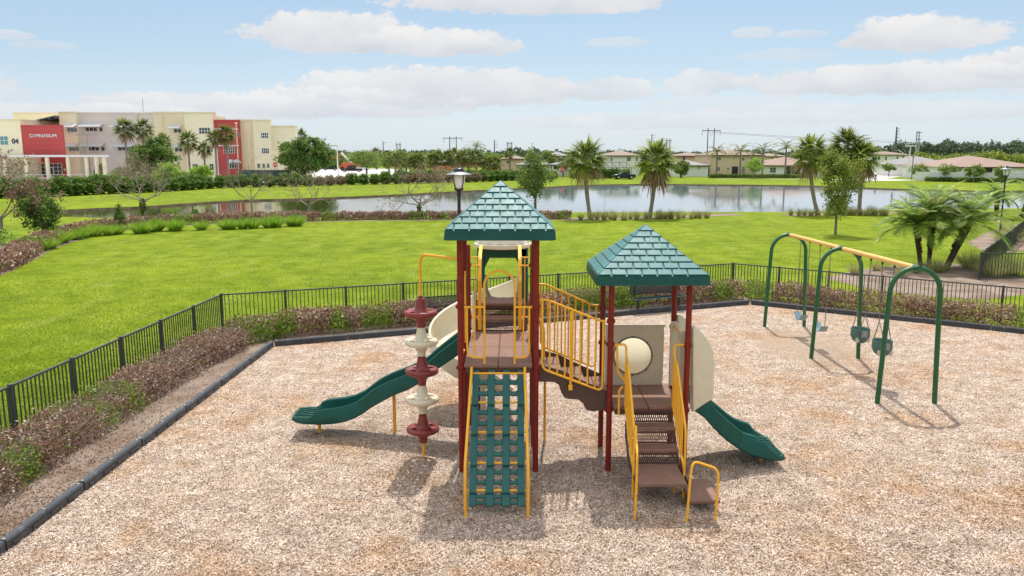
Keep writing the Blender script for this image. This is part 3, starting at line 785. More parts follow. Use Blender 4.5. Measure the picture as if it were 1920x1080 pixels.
# hood and spiral slide
sp = thing('spiral_slide', None, None); sp.parent = PS
b = MB()
for xs in (-.63, .16): b.box(xs, xs + .13, 14.36, 14.66, 1.5, 3.08)
for (xa, xb) in ((-.5, -.40), (.06, .16)):
    s = xa < -.2
    b.prism([(xa, 2.86), (xb, 2.86), (xb if not s else xa, 2.66)] if s else [(xa, 2.86), (xb, 2.86), (xb, 2.66)], 14.37, 14.6)
b.prism([(-.62, 2.86), (-.52, 2.855), (.05, 2.855), (.28, 2.86), (.28, 3.04), (-.17, 3.0), (-.62, 3.04)], 14.36, 14.64)
hd = b.build('hood_frame', M['green'], sp, bevel=.02)
b = MB(); b.lathe([(.50, 0), (.53, .015), (.53, .07), (.49, .09), (.47, .22), (.42, .36), (.30, .47), (.15, .52), (0, .53)], (-.17, 14.62, 3.03), 28)
for k in range(12):
    a = 2 * PI * k / 12
    b.prism([(-.05, 0), (.05, 0), (0, .1)], 0, .01) if False else None
b.build('hood_dome', M['beige'], sp, angle=60)
b = MB()
for k in range(14):
    a0, a1 = 2 * PI * k / 14, 2 * PI * (k + .62) / 14
    am = (a0 + a1) / 2; r0, r1 = .490, .478
    c = lambda a, r, z: (-.17 + r * math.cos(a), 14.62 + r * math.sin(a), 3.03 + z)
    b.add([c(a0, r0, .095), c(am, r0 + .012, .095), c(a1, r0, .095), c(am, r1 + .006, .19), c(a0, r0 - .02, .095), c(a1, r0 - .02, .095), c(am, r1 - .02, .19)], [(0, 1, 3), (1, 2, 3), (4, 0, 3, 6), (2, 5, 6, 3)])
b.build('hood_crest', M['white'], sp)
CC = (-.70, 14.72); RC = .53
secs = []; K = 44
prof = [(-.30, .34), (-.335, .355), (-.35, .34), (-.34, .08), (-.27, -.05), (0, -.085), (.27, -.05), (.34, .08), (.36, .42), (.345, .44), (.31, .42), (.285, .10), (.22, .0), (0, -.035), (-.22, .0), (-.285, .10)]
for i in range(K + 1):
    f = i / K; a = -.15 + f * 2 * PI * .93
    z = 2.10 - 1.72 * (f ** .95)
    lipf = 1 if f < .9 else (1 - (f - .9) / .1 * .75)
    cx, cy = CC[0] + RC * math.cos(a), CC[1] + RC * math.sin(a)
    out = np.array((math.cos(a), math.sin(a), 0))
    secs.append([np.array((cx, cy, z)) + out * u * .95 + np.array((0, 0, (w * (lipf * (1.15 - .5 * f) if w > 0 else 1)))) for u, w in prof])
b = MB(); b.loft(secs); b.build('spiral_chute', M['beige'], sp, angle=50)
b = MB(); b.lathe([(.045, -.05), (.045, 2.2)], (CC[0], CC[1], 0), 12); b.build('support_leg', M['beige'], sp)
b = MB(); b.lathe([(.05, -.05), (.05, 2.35), (0, 2.37)], (-.52, 13.95, 0), 12); b.build('support_leg', M['beige'], sp)

# wave slide on the left
def slide(name, top, bot, y0, y1, lanes, mat, legs, wall=.05, lip=3):
    root = thing(name, None, None); root.parent = PS
    n = len(top); b = MB(); secs = []
    W = y1 - y0
    for i in range(n):
        (xt, zt), (xb, zb) = top[i], bot[i]
        x = (xt + xb) / 2; fl = zb + .045
        def row(y, z, k): return (xt + (xb - xt) * k, y, z)
        pr = []
        pr.append(row(y0 + .03, zb, 1)); pr.append(row(y0, zb + .03, .95)); pr.append(row(y0, zt - .02, .05)); pr.append(row(y0 + .018, zt, 0)); pr.append(row(y0 + wall, zt - .02, .05)); pr.append(row(y0 + wall + .02, fl + .02, .9))
        for l in range(1, lanes):
            ym = y0 + W * l / lanes; hz = min(zt - .05, fl + .16)
            pr.append(row(ym - .07, fl, .95)); pr.append(row(ym - .035, hz - .02, .4)); pr.append(row(ym, hz, .35)); pr.append(row(ym + .035, hz - .02, .4)); pr.append(row(ym + .07, fl, .95))
        pr.append(row(y1 - wall - .02, fl + .02, .9)); pr.append(row(y1 - wall, zt - .02, .05)); pr.append(row(y1 - .018, zt, 0)); pr.append(row(y1, zt - .02, .05)); pr.append(row(y1, zb + .03, .95)); pr.append(row(y1 - .03, zb, 1))
        secs.append(pr)
    b.loft(secs)
    o = b.build('chute', mat, root, angle=45)
    b = MB()                                                # grip ridges on the exit lip
    sg = 1 if top[-1][0] > top[0][0] else -1
    xe, ze = bot[-1]; nr = 4 * lanes
    for k in range(nr):
        y = y0 + .1 + (W - .2) * (k + .5) / nr
        b.tube([(xe - sg * .34, y, ze + .040), (xe - sg * .12, y, ze + .058), (xe - sg * .02, y, ze + .048)], [.012, .02, .012], 6)
    b.build('exit_ridge', mat, root)
    for lx, ly, lz in legs:
        b = MB(); b.lathe([(.028, -.05), (.028, lz)], (lx, ly, 0), 10); b.build('leg', M['yellow'], root)
    return root
def prof_px(pts, Y, n=40):
    q = resamp(np.array([(P(u, v, Y)[0], P(u, v, Y)[2]) for u, v in pts]), .01)
    idx = np.linspace(0, len(q) - 1, n).astype(int)
    return [tuple(q[i]) for i in idx]
def cr(u0, v0, k, pts): return [(u0 + a / k, v0 + b / k) for a, b in pts]
tl = cr(520, 440, 2.455, [(862, 455), (838, 470), (740, 545), (680, 598), (640, 622), (590, 645), (545, 662), (500, 680), (460, 700), (430, 720), (400, 744), (370, 765), (335, 782), (300, 791), (270, 797), (240, 800), (200, 804), (170, 815), (150, 845), (110, 842), (66, 848)])
bl = cr(520, 440, 2.455, [(862, 535), (838, 553), (740, 620), (700, 655), (650, 690), (600, 718), (530, 745), (480, 772), (430, 800), (390, 830), (350, 850), (310, 865), (270, 873), (225, 877), (180, 878), (120, 876), (75, 868), (66, 856)])
YS = 12.78
slide('wave_slide', prof_px(tl, YS), prof_px(bl, YS), YS, YS + .62, 1, M['green'], [(-2.0, 13.07, .72), (-3.29, 13.1, .2)])
tr_ = cr(1250, 580, 3.6, [(190, 640), (275, 617), (300, 627), (340, 680), (370, 708), (400, 735), (470, 793), (520, 835), (570, 868), (620, 888), (660, 898), (685, 915), (705, 945), (740, 972), (800, 1005)])
brr = cr(1250, 580, 3.6, [(190, 690), (255, 735), (320, 808), (370, 858), (430, 908), (500, 956), (560, 988), (640, 1012), (720, 1026), (780, 1030), (802, 1018)])
YT = 11.46
slide('double_slide', prof_px(tr_, YT, 36), prof_px(brr, YT, 36), YT, YT + .95, 2, M['green'], [(3.86, 11.8, .2)])
# beige hood panels at the head of the double slide
hp = thing('slide_hood', None, None); hp.parent = PS
hprof = [P(u, v, 11.5) for u, v in ((1296, 770), (1296, 612), (1302, 612), (1316, 622), (1328, 638), (1335, 656), (1337, 680), (1335, 744), (1316, 756))]
hprof = [(p[0], p[2]) for p in hprof]
b = MB(); b.prism(hprof, 11.40, 11.62); b.build('hood_panel', M['beige'], hp, bevel=.10, segs=6)
b = MB(); b.prism([(x - .02, z + .0) for x, z in hprof], 12.36, 12.48); b.build('hood_panel', M['beige'], hp, bevel=.035, segs=4)
for y in (11.62, 12.33):
    b = MB(); b.prism([(2.50, 1.06), (2.50, 1.98), (2.62, 1.98), (2.62, 1.06)], y, y + .05); b.lathe([(0, -.03), (.075, -.03), (.085, 0), (.075, .03), (0, .03)], (0, 0, 0), 16)
    v = b.V[-1]; b.V[-1] = np.stack([v[:, 0] + 2.56, v[:, 2] + y + .02, v[:, 1] + 2.03], 1)
    b.build('entry_panel', M['tan'], hp, bevel=.012)
b = MB(); b.tube([(2.56, 11.63, 2.03), (2.56, 12.36, 2.03)], .017, 8); b.build('entry_bar', M['yellow'], hp)
# bubble panel
bp = thing('bubble_panel', None, None); bp.parent = PS
yb = 12.43; cbx, cbz, rb_ = 1.93, 1.53, .30; x0, x1, z0, z1 = 1.49, 2.42, 1.06, 2.01
n = 48; ring = [(cbx + rb_ * math.cos(2 * PI * k / n), cbz + rb_ * math.sin(2 * PI * k / n)) for k in range(n)]
def edge(k):
    a = 2 * PI * k / n; c, s = math.cos(a), math.sin(a)
    q = min(((x1 - cbx) / c if c > 1e-6 else ((x0 - cbx) / c if c < -1e-6 else 9)), ((z1 - cbz) / s if s > 1e-6 else ((z0 - cbz) / s if s < -1e-6 else 9)))
    return (cbx + q * c, cbz + q * s)
outr = [edge(k) for k in range(n)]
b = MB(); v = [(x, yb, z) for x, z in ring] + [(x, yb, z) for x, z in outr] + [(x, yb + .03, z) for x, z in ring] + [(x, yb + .03, z) for x, z in outr]; f = []
for k in range(n):
    j = (k + 1) % n
    f += [(k, j, n + j, n + k), (2 * n + k, 3 * n + k, 3 * n + j, 2 * n + j), (k, 2 * n + k, 2 * n + j, j), (n + k, n + j, 3 * n + j, 3 * n + k)]
b.add(v, f)
for cxx, czz in ((x0, z0), (x0, z1), (x1, z0), (x1, z1)):
    sx = 1 if cxx == x0 else -1; sz = 1 if czz == z0 else -1
    b.box(min(cxx, cxx + sx * .03), max(cxx, cxx + sx * .03), yb - .001, yb + .031, min(czz, czz + sz * .03), max(czz, czz + sz * .03))
b.box(x0 - .03, x1 + .02, yb - .012, yb + .04, z1 + .001, z1 + .03)
b.build('panel', M['tan'], bp)
b = MB(); b.lathe([(rb_ + .02, 0), (rb_ + .016, .012), (rb_ - .005, .014), (rb_ - .01, 0)], (0, 0, 0), 48, close=True)
v = b.V[-1]; b.V[-1] = np.stack([v[:, 0] + cbx, yb - v[:, 2] - .001, v[:, 1] + cbz], 1)
b.build('bubble_ring', M['ring'], bp)
b = MB()
for k in range(8):
    a = k * PI / 4; b.lathe([(0, .008), (.013, .006), (.013, 0)], (cbx + (rb_ + .012) * math.cos(a), cbz + (rb_ + .012) * math.sin(a), .016), 8)
    v = b.V[-1]; b.V[-1] = np.stack([v[:, 0], yb - v[:, 2], v[:, 1]], 1)
b.build('bolt', M['darkbrown'], bp)
b = MB(); b.lathe([(rb_, 0)] + [(rb_ * math.cos(q), -.20 * math.sin(q)) for q in np.linspace(.1, PI / 2, 9)], (0, 0, 0), 48)
v = b.V[-1]; b.V[-1] = np.stack([v[:, 0] + cbx, yb - v[:, 2] + .012, v[:, 1] + cbz], 1)
b.build('bubble', M['bubble'], bp, angle=80)

# pod climber
pc = thing('pod_climber', None, None); pc.parent = PS
px_, py_ = -1.39, 11.97
b = MB(); pipe(b, [(X1, 11.42, 3.21), (X1 - .1, 11.5, 3.22), (px_ + .05, py_ - .02, 3.22), (px_, py_, 3.12), (px_, py_, 2.5)], .021, .13); b.build('overhead_pipe', M['yellow'], pc)
b = MB(); b.lathe([(.02, .12), (.02, 2.56)], (px_, py_, 0), 10); b.build('pole', M['steel'], pc)
b = MB(); b.lathe([(.021, -.05), (.021, .24)], (px_, py_, 0), 10); b.build('pole_foot', M['yellow'], pc)
pp = [(.028, -.225), (.062, -.22), (.068, -.14), (.085, -.125), (.105, -.04), (.125, -.035), (.195, -.04), (.225, -.05), (.25, -.03), (.258, 0), (.25, .028), (.225, .04), (.195, .022), (.125, .03), (.105, .05), (.085, .09), (.068, .18), (.062, .225), (.04, .23), (.036, .265), (.02, .27)]
hole = lambda j: (j % 9) in (2, 3, 4, 5, 6) if True else False
for i, z in enumerate((.475, .955, 1.41, 1.87, 2.32)):
    b = MB(); n = 36
    b.lathe(pp, (px_, py_, z), n, skip=lambda a, j: a in (5, 12) and (j % 9) in (2, 3, 4, 5))
    va, vb = pp[5], pp[13]; ua, ub = pp[6], pp[12]
    def q(rz, j): th = 2 * PI * j / n; return (px_ + rz[0] * math.cos(th), py_ + rz[0] * math.sin(th), z + rz[1])
    for g in range(4):
        j0, j1 = g * 9 + 2, g * 9 + 6
        for j in range(j0, j1):
            b.add([q(va, j), q(va, j + 1), q(vb, j + 1), q(vb, j)], [(0, 1, 2, 3)]); b.add([q(ua, j), q(ua, j + 1), q(ub, j + 1), q(ub, j)], [(0, 1, 2, 3)])
        for j in (j0, j1): b.add([q(va, j), q(ua, j), q(ub, j), q(vb, j)], [(0, 1, 2, 3)])
    o = b.build('pod', M['pod_red'] if i % 2 == 0 else M['beige'], pc, angle=50, fix=False)
    o.data.materials[0].use_backface_culling = False

# ---------------------------------------------------------------- swing set
SW = thing('swing_set', 'three-arch swing frame of dark green pipe with a long yellow top beam', 'swing frame', (7.5, 18.1, 0))
ya = (14.73, 18.15, 21.65); zt = (2.68, 2.65, 2.62); sx0, sx1 = 6.98, 8.08; xb_ = 7.53
for y, h in zip(ya, zt):
    b = MB(); r = .40
    pts = [(sx0, y, -.06), (sx0 + .08, y, h - .55)] + arc((xb_, h - .53), .47, PI, 0, 18, 'xz', y)[1:-1] + [(sx1 - .08, y, h - .55), (sx1, y, -.06)]
    b.tube(pts, .047, 14); a_ = b.build('arch', M['swinggreen'], SW, angle=60)
    b = MB(); b.tube([(xb_, y - .09, h - .06), (xb_, y + .09, h - .06)], .062, 14); b.build('beam_socket', M['swinggreen'], a_)
for (ya0, za0), (ya1, za1) in zip(list(zip(ya, zt))[:-1], list(zip(ya, zt))[1:]):
    b = MB(); b.tube([(xb_, ya0 + .091, za0 - .06), (xb_, ya1 - .091, za1 - .06)], .05, 14); bo = b.build('beam', M['yellow_metal'], SW)
def hangers(b, y):
    b.box(xb_ - .015, xb_ + .015, y - .02, y + .02, 2.50, 2.55)
def chainm(b, p, q):
    p, q = np.array(p), np.array(q); L = np.linalg.norm(q - p); d = (q - p) / L; k = int(L / .05)
    a = _n(np.cross(d, (0, 1., .1))); c = np.cross(d, a)
    for i in range(k):
        u = a if i % 2 else c; p0 = p + d * L * i / k; p1 = p + d * L * (i + 1.25) / k
        for s in (-1, 1): b.beam(p0 + u * .009 * s, p1 + u * .009 * s, .007, .007)
def bucket(y, z, lab):
    r = thing('bucket_swing', lab, 'swing', (xb_, y, z), 'swings hanging from the swing frame')
    ct = .24
    for s in (-1, 1):
        b = MB(); chainm(b, (xb_, y + s * .26, 2.52), (xb_, y + s * .20, z + .62))
        for e in (-1, 1): chainm(b, (xb_, y + s * .20, z + .63), (xb_ + e * .10, y + s * .17, z + .27))
        c = b.build('chain', M['chain'], r, smooth=False)
        h = MB(); hangers(h, y + s * .26); h.build('hanger', M['black'], c)
    b = MB(); n = 28
    def ringp(rx, ry, zz, dy=0): return [(xb_ + rx * math.cos(2 * PI * k / n), y + ry * math.sin(2 * PI * k / n), z + zz) for k in range(n)]
    b.loft([ringp(.19, .21, .24), ringp(.20, .22, .265), ringp(.185, .205, .285), ringp(.165, .185, .265), ringp(.16, .18, .10)], cap=False)
    b.loft([ringp(.19, .21, .24), ringp(.195, .215, .12), ringp(.15, .17, .02), ringp(.08, .1, -.03)], cap=False)
    b.loft([ringp(.16, .18, .10), ringp(.12, .14, .04), ringp(.05, .06, .0)], cap=True)
    b.build('seat_bucket', M['bucket'], r, angle=60)
    for ex in (-.115, .115):
        b = MB(); b.lathe([(0, .012), (.045, .012), (.052, 0), (.045, -.03), (0, -.03)], (0, 0, 0), 18)
        v = b.V[-1]; b.V[-1] = np.stack([xb_ + ex + v[:, 0] * .8, y - .150 - v[:, 2], z + .055 + v[:, 1] * 1.25], 1); b.build('leg_opening', M['tan'], r)
    b = MB(); b.box(xb_ - .075, xb_ + .045, y - .245, y - .226, z + .13, z + .26); b.build('buckle_plate', M['silver'], r, bevel=.006)
    return r
bucket(15.86, .70, 'green toddler bucket swing hanging nearest the front arch'); bucket(16.9, .72, 'green toddler bucket swing hanging beside the middle arch')
def belt(y, lab):
    r = thing('belt_swing', lab, 'swing', (xb_, y, .5), 'swings hanging from the swing frame')
    for s in (-1, 1):
        b = MB(); chainm(b, (xb_, y + s * .33, 2.52), (xb_, y + s * .25, .62)); c = b.build('chain', M['chain'], r, smooth=False)
        h = MB(); hangers(h, y + s * .33); h.build('hanger', M['black'], c)
    secs = []
    for i in range(13):
        f = i / 12 * 2 - 1; yy = y + f * .25; zz = .44 + .17 * abs(f) ** 2.2
        secs.append([(xb_ - .09, yy, zz), (xb_ + .09, yy, zz), (xb_ + .09, yy, zz + .014), (xb_ - .09, yy, zz + .014)])
    b = MB(); b.loft(secs); b.build('belt_seat', M['belt'], r)
    return r
belt(19.1, 'pale blue belt swing just behind the middle arch'); belt(20.45, 'pale blue belt swing beside the farthest arch')

# ---------------------------------------------------------------- border timbers
bid = 0
def timber_run(p, q, lab, grp):
    global bid
    p, q = np.array(p, float), np.array(q, float); L = np.linalg.norm(q - p); n = max(1, round(L / 1.75)); d = (q - p) / L; a = math.atan2(d[1], d[0])
    for i in range(n):
        c = p + (q - p) * (i + .5) / n; l = L / n / 2 - .014
        if proto_t.get('l') is None:
            r = thing('border_timber', lab, 'border timber', (0, 0, 0), grp)
            b = MB(); w = .056
            sec = lambda x: [(x, -w, 0), (x, -w, .138), (x, -w + .018, .158), (x, w - .018, .158), (x, w, .138), (x, w, 0)]
            b.loft([sec(-1), sec(-.02)]); b.loft([sec(-.012), sec(1)])
            for k in range(4):
                x = -.88 + k * .47; b.box(x, x + .34, -w - .012, -w + .001, .05, .095)
            for k in range(2): b.box(-.95 + k * .0, .95, -w - .006, -w + .001, .016 + k * .10, .028 + k * .10)
            b.build('timber_body', M['border'], r, smooth=False)
            for xx in (-.96, 0, .96):
                b = MB(); b.lathe([(.02, .157), (.02, .163), (0, .165)], (xx, 0, 0), 10); b.build('stake_cap', M['steel'], r)
            proto_t['l'] = r
            r.location = (c[0], c[1], .0); r.rotation_euler = (0, 0, a); r.scale = (l, 1, 1)
        else:
            dup(proto_t['l'], (c[0], c[1], -.004 + rng.uniform(-.008, .008)), a + rng.uniform(-.006, .006), (l, 1, 1), lab, grp)
proto_t = {}
timber_run((-6.13, 7.2), (-5.95, 19.3), 'black plastic border timber in the row along the left-hand hedge', 'border timbers on the left side')
timber_run((-5.9, 19.36), (7.5, 24.98), 'black plastic border timber in the row at the back of the chips', 'border timbers at the back')
timber_run((7.6, 24.98), (17.0, 18.35), 'black plastic border timber in the row behind the swings', 'border timbers behind the swings')

# ---------------------------------------------------------------- fences
def fence(name, p, q, lab, bay=1.68, h=1.05, ends=(1, 1), top=None):
    p, q = np.array(p, float), np.array(q, float); L = np.linalg.norm(q - p); n = max(1, round(L / bay)); d = (q - p) / L
    r = thing(name, lab, 'fence', ((p + q)[0] / 2, (p + q)[1] / 2, 0))
    for i in range(n + 1):
        if (i == 0 and not ends[0]) or (i == n and not ends[1]): continue
        c = p + (q - p) * i / n; b = MB(); b.beam((c[0], c[1], -.05), (c[0], c[1], h + .02), .062, .062, (d[0], d[1], 0)); b.build('fence_post', M['fence'], r, smooth=False)
    for i in range(n):
        a, c = p + (q - p) * i / n + d * .033, p + (q - p) * (i + 1) / n - d * .033; b = MB()
        b.beam((*a, h - .016), (*c, h - .016), .042, .032); b.beam((*a, .12), (*c, .12), .035, .03)
        k = round(np.linalg.norm(c - a) / .108)
        for j in range(k):
            s = a + (c - a) * (j + .5) / k; b.beam((s[0], s[1], .135), (s[0], s[1], h - .032), .019, .019, (d[0], d[1], 0))
        b.build('picket_panel', M['fencetop'], r, smooth=False)
    return r
fence('picket_fence', (-8.32, 5.6), (-7.72, 20.9), 'black metal picket fence running along the left-hand hedge towards the corner')
fence('picket_fence', (-7.72, 20.9), (7.55, 27.05), 'black metal picket fence running behind the play towers and benches', ends=(0, 1))
fence('picket_fence', (7.55, 27.05), (17.6, 19.3), 'black metal picket fence running behind the swing set', ends=(0, 1))
c0, c1, c2 = G(1840, 476, 1.0), G(1923, 412, 1.0), G(1935, 479, 1.0)
fence('picket_fence', c0, (c0[0] + (c1[0] - c0[0]) * 1.25, c0[1] + (c1[1] - c0[1]) * 1.25), 'black fence seen almost edge-on, rising to the right picture edge by the lamp post')
fence('picket_fence', c0, (c2[0] + 2.2, c2[1] - .1), 'short black picket fence in front of the bronze bed right of the palms', ends=(0, 1))

# ---------------------------------------------------------------- benches
def bench(c, ang, lab, L=1.75):
    r = thing('park_bench', lab, 'bench', (0, 0, 0), 'benches in front of the back hedge')
    def grid_panel(b, w, h, rad, tf):
        def ins(x, y): 
            qx, qy = max(0, abs(x) - (w / 2 - rad)), max(0, abs(y) - (h / 2 - rad)); return qx * qx + qy * qy <= rad * rad
        st = .045
        for sgn in (1, -1):
            k = -int((w + h) / st)
            for i in range(k, -k):
                o = i * st; seg = []
                for y in np.linspace(-h / 2, h / 2, 25):
                    x = o + sgn * y
                    if ins(x, y): seg.append((x, y))
                if len(seg) > 1: b.beam(tf(*seg[0]), tf(*seg[-1]), .030, .006)
        rim = []
        for k, (sx, sy) in enumerate(((1, 1), (-1, 1), (-1, -1), (1, -1))):
            for j in range(6):
                a = k * PI / 2 + j * PI / 10; rim.append(tf(sx * (w / 2 - rad) + rad * math.cos(a), sy * (h / 2 - rad) + rad * math.sin(a)))
        b.tube(rim, .017, 6, close=True)
    b = MB(); grid_panel(b, L, .30, .05, lambda x, y: (x, -.02 + y, .46)); b.box(-L / 2 + .03, L / 2 - .03, -.165, .125, .450, .456); b.build('seat', M['benchgreen'], r)
    b = MB(); grid_panel(b, L, .28, .11, lambda x, y: (x, .19 + .12 * (y + .14), .70 + y)); b.build('backrest', M['black'], r)
    for s in (-1, 1):
        x = s * .72; b = MB(); b.lathe([(.035, -.05), (.035, .44)], (x, 0, 0), 12); b.box(x - .03, x + .03, -.16, .16, .42, .448); b.tube([(x, .14, .43), (x, .2, .48), (x, .21, .82)], .022, 8); b.build('leg', M['black'], r)
    r.location = (*c, 0); r.rotation_euler = (0, 0, ang); return r
ba = math.atan2(.56, 1.34)
bench((4.42, 23.75), ba, 'dark green mesh bench in front of the hedge behind the right-hand tower')
bench((-1.72, 21.62), math.atan2(.40, 1), 'dark mesh bench mostly hidden behind the spiral slide')

# ---------------------------------------------------------------- lamp posts
def lamp(x, y, h, lab):
    r = thing('lamp_post', lab, 'lamp post', (x, y, 0)); b = MB()
    b.lathe([(.0, 0), (.11, 0), (.11, .12), (.085, .16), (.08, .55), (.06, .62), (.05, .66), (.042, h - .72), (.06, h - .7), (.06, h - .67)], (x, y, 0), 16); b.build('pole', M['black'], r)
    z = h - .67
    b = MB(); b.lathe([(.045, 0), (.05, .06), (.11, .10), (.125, .14)], (x, y, z), 16)
    for k in range(4):
        a = PI / 4 + k * PI / 2; b.tube([(x + q * math.cos(a), y + q * math.sin(a), z + zz) for q, zz in ((.115, .13), (.16, .26), (.185, .40), (.175, .50))], .013, 6)
    b.lathe([(.17, .49), (.20, .50), (.17, .51)], (x, y, z), 16); b.build('lantern_cage', M['black'], r)
    b = MB(); b.lathe([(.09, .12), (.135, .24), (.158, .38), (.15, .495)], (x, y, z), 20); b.build('lantern_glass', M['lampglass'], r)
    b = MB(); b.lathe([(.17, .515), (.33, .485), (.335, .492), (.18, .545), (.165, .56)], (x, y, z), 24); b.build('lantern_brim', M['silver'], r)
    b = MB(); b.lathe([(.165, .545), (.155, .60), (.12, .64), (.06, .655), (.05, .67), (.0, .675)], (x, y, z), 20); b.build('lantern_cap', M['carblack'], r)
    return r
yl = 20.0
lamp(X(860, yl, 2), 20.4, Z(315, 20.4) + .02, 'black lantern lamp post rising behind the roof of the tall tower')
lamp(27.75, 45.4, 4.08, 'black lantern lamp post beside the feather palms at the right edge')
# ---------------------------------------------------------------- vegetation builders
def leaves(b, c, size, r, asp=.45, up=.3, rnd=None):
    k = len(c); nrm = r.normal(size=(k, 3)); nrm[:, 2] += up; nrm = _n(nrm)
    t1 = _n(np.cross(nrm, r.normal(size=(k, 3)))); t2 = np.cross(nrm, t1)
    s = size * r.uniform(.6, 1.35, k)[:, None]
    v = np.stack([c - t1 * s, c + t2 * s * asp, c + t1 * s, c - t2 * s * asp], 1).reshape(-1, 3)
    f = np.arange(4 * k).reshape(k, 4)
    b.add(v, f, r.uniform(0, 1, k) if rnd is None else np.clip(rnd, 0, 1))
def strips(b, base, tip, w, droop, r, rnd, seg=2):
    k = len(base); d = tip - base; side = _n(np.cross(d, np.array((0, 0, 1.)) + r.normal(0, .25, (k, 3))))
    w = np.full(k, w) if np.isscalar(w) else w
    pts = []
    for i in range(seg + 1):
        f = i / seg; p = base + d * f; p = p + np.array((0, 0, -1.)) * (droop * f * f)[:, None] if not np.isscalar(droop) else p + np.array((0, 0, -droop * f * f))
        ww = w * (1 - .85 * f ** 1.5) * .5
        pts += [p - side * ww[:, None], p + side * ww[:, None]]
    v = np.stack(pts, 1).reshape(-1, 3); m = 2 * (seg + 1)
    o = (np.arange(k) * m)[:, None]
    f = np.concatenate([o + np.array([[2 * i, 2 * i + 1, 2 * i + 3, 2 * i + 2]]) for i in range(seg)])
    b.add(v, f, np.tile(rnd, seg))
def crown_pts(r, c, rad, n, clumps=40, cl=.28, hollow=.55, flat=1.0):
    u = _n(r.normal(size=(clumps, 3))); rr = r.uniform(hollow, 1.0, (clumps, 1)); cc = u * rr
    wts = r.uniform(.4, 1.5, clumps); idx = r.choice(clumps, n, p=wts / wts.sum())
    p = cc[idx] + r.normal(0, cl * .55, (n, 3))
    hue = r.normal(0, .13, clumps)[idx] + r.uniform(.12, .88, n)
    return np.array(c) + p * np.array(rad), hue
def branchy(b, p, d, L, r0, depth, r, tips, spread=.6, up=.25, n=5):
    pts = [np.array(p, float)]; d = np.array(d, float)
    for i in range(4):
        d = _n(d + r.normal(0, .13, 3) + np.array((0, 0, up * .2))); pts.append(pts[-1] + d * L / 4)
    b.tube(pts, np.linspace(r0, r0 * .62, 5), n if r0 > .02 else 3, cap=False)
    tips.append(pts[-1]); tips.append(pts[2])
    if depth == 0: return
    for k in range(r.integers(2, 4)):
        q = pts[-1] if k < 2 else pts[3]
        nd = _n(d + r.normal(0, spread, 3) + np.array((0, 0, up)))
        branchy(b, q, nd, L * r.uniform(.62, .85), r0 * .58, depth - 1, r, tips, spread, up, n)
def broadleaf(name, label, x, y, h, rad, crown_z, mat, n, lsz, seed, cat='tree', group=None, clumps=45, cl=.26, tr=.12, bark='bark', hollow=.5, lean=0):
    r = np.random.default_rng(seed); o = thing(name, label, cat, (x, y, 0), group)
    b = MB(); tips = []
    top = crown_z - rad[2] * .35
    b.tube([(x, y, -.05), (x + lean * .3 + r.normal(0, .03), y, top * .5), (x + lean, y, max(top, .3))], [tr * 1.25, tr, tr * .8], 9)
    for k in range(5):
        a = k * 1.257 + r.uniform(0, .6); branchy(b, (x + lean, y, max(top, .3) - .02 * k), (math.cos(a) * .7, math.sin(a) * .7, .8), rad[2] * .55, tr * .55, 2, r, tips)
    b.build('trunk', M[bark], o, angle=70)
    b = MB(); c, hue = crown_pts(r, (x + lean, y, crown_z), rad, n, clumps, cl, hollow)
    c[:, 2] = np.maximum(c[:, 2], .15)
    leaves(b, c, lsz, r, .5, .4, hue); b.build('crown', M[mat], o, smooth=False, fix=False)
    return o
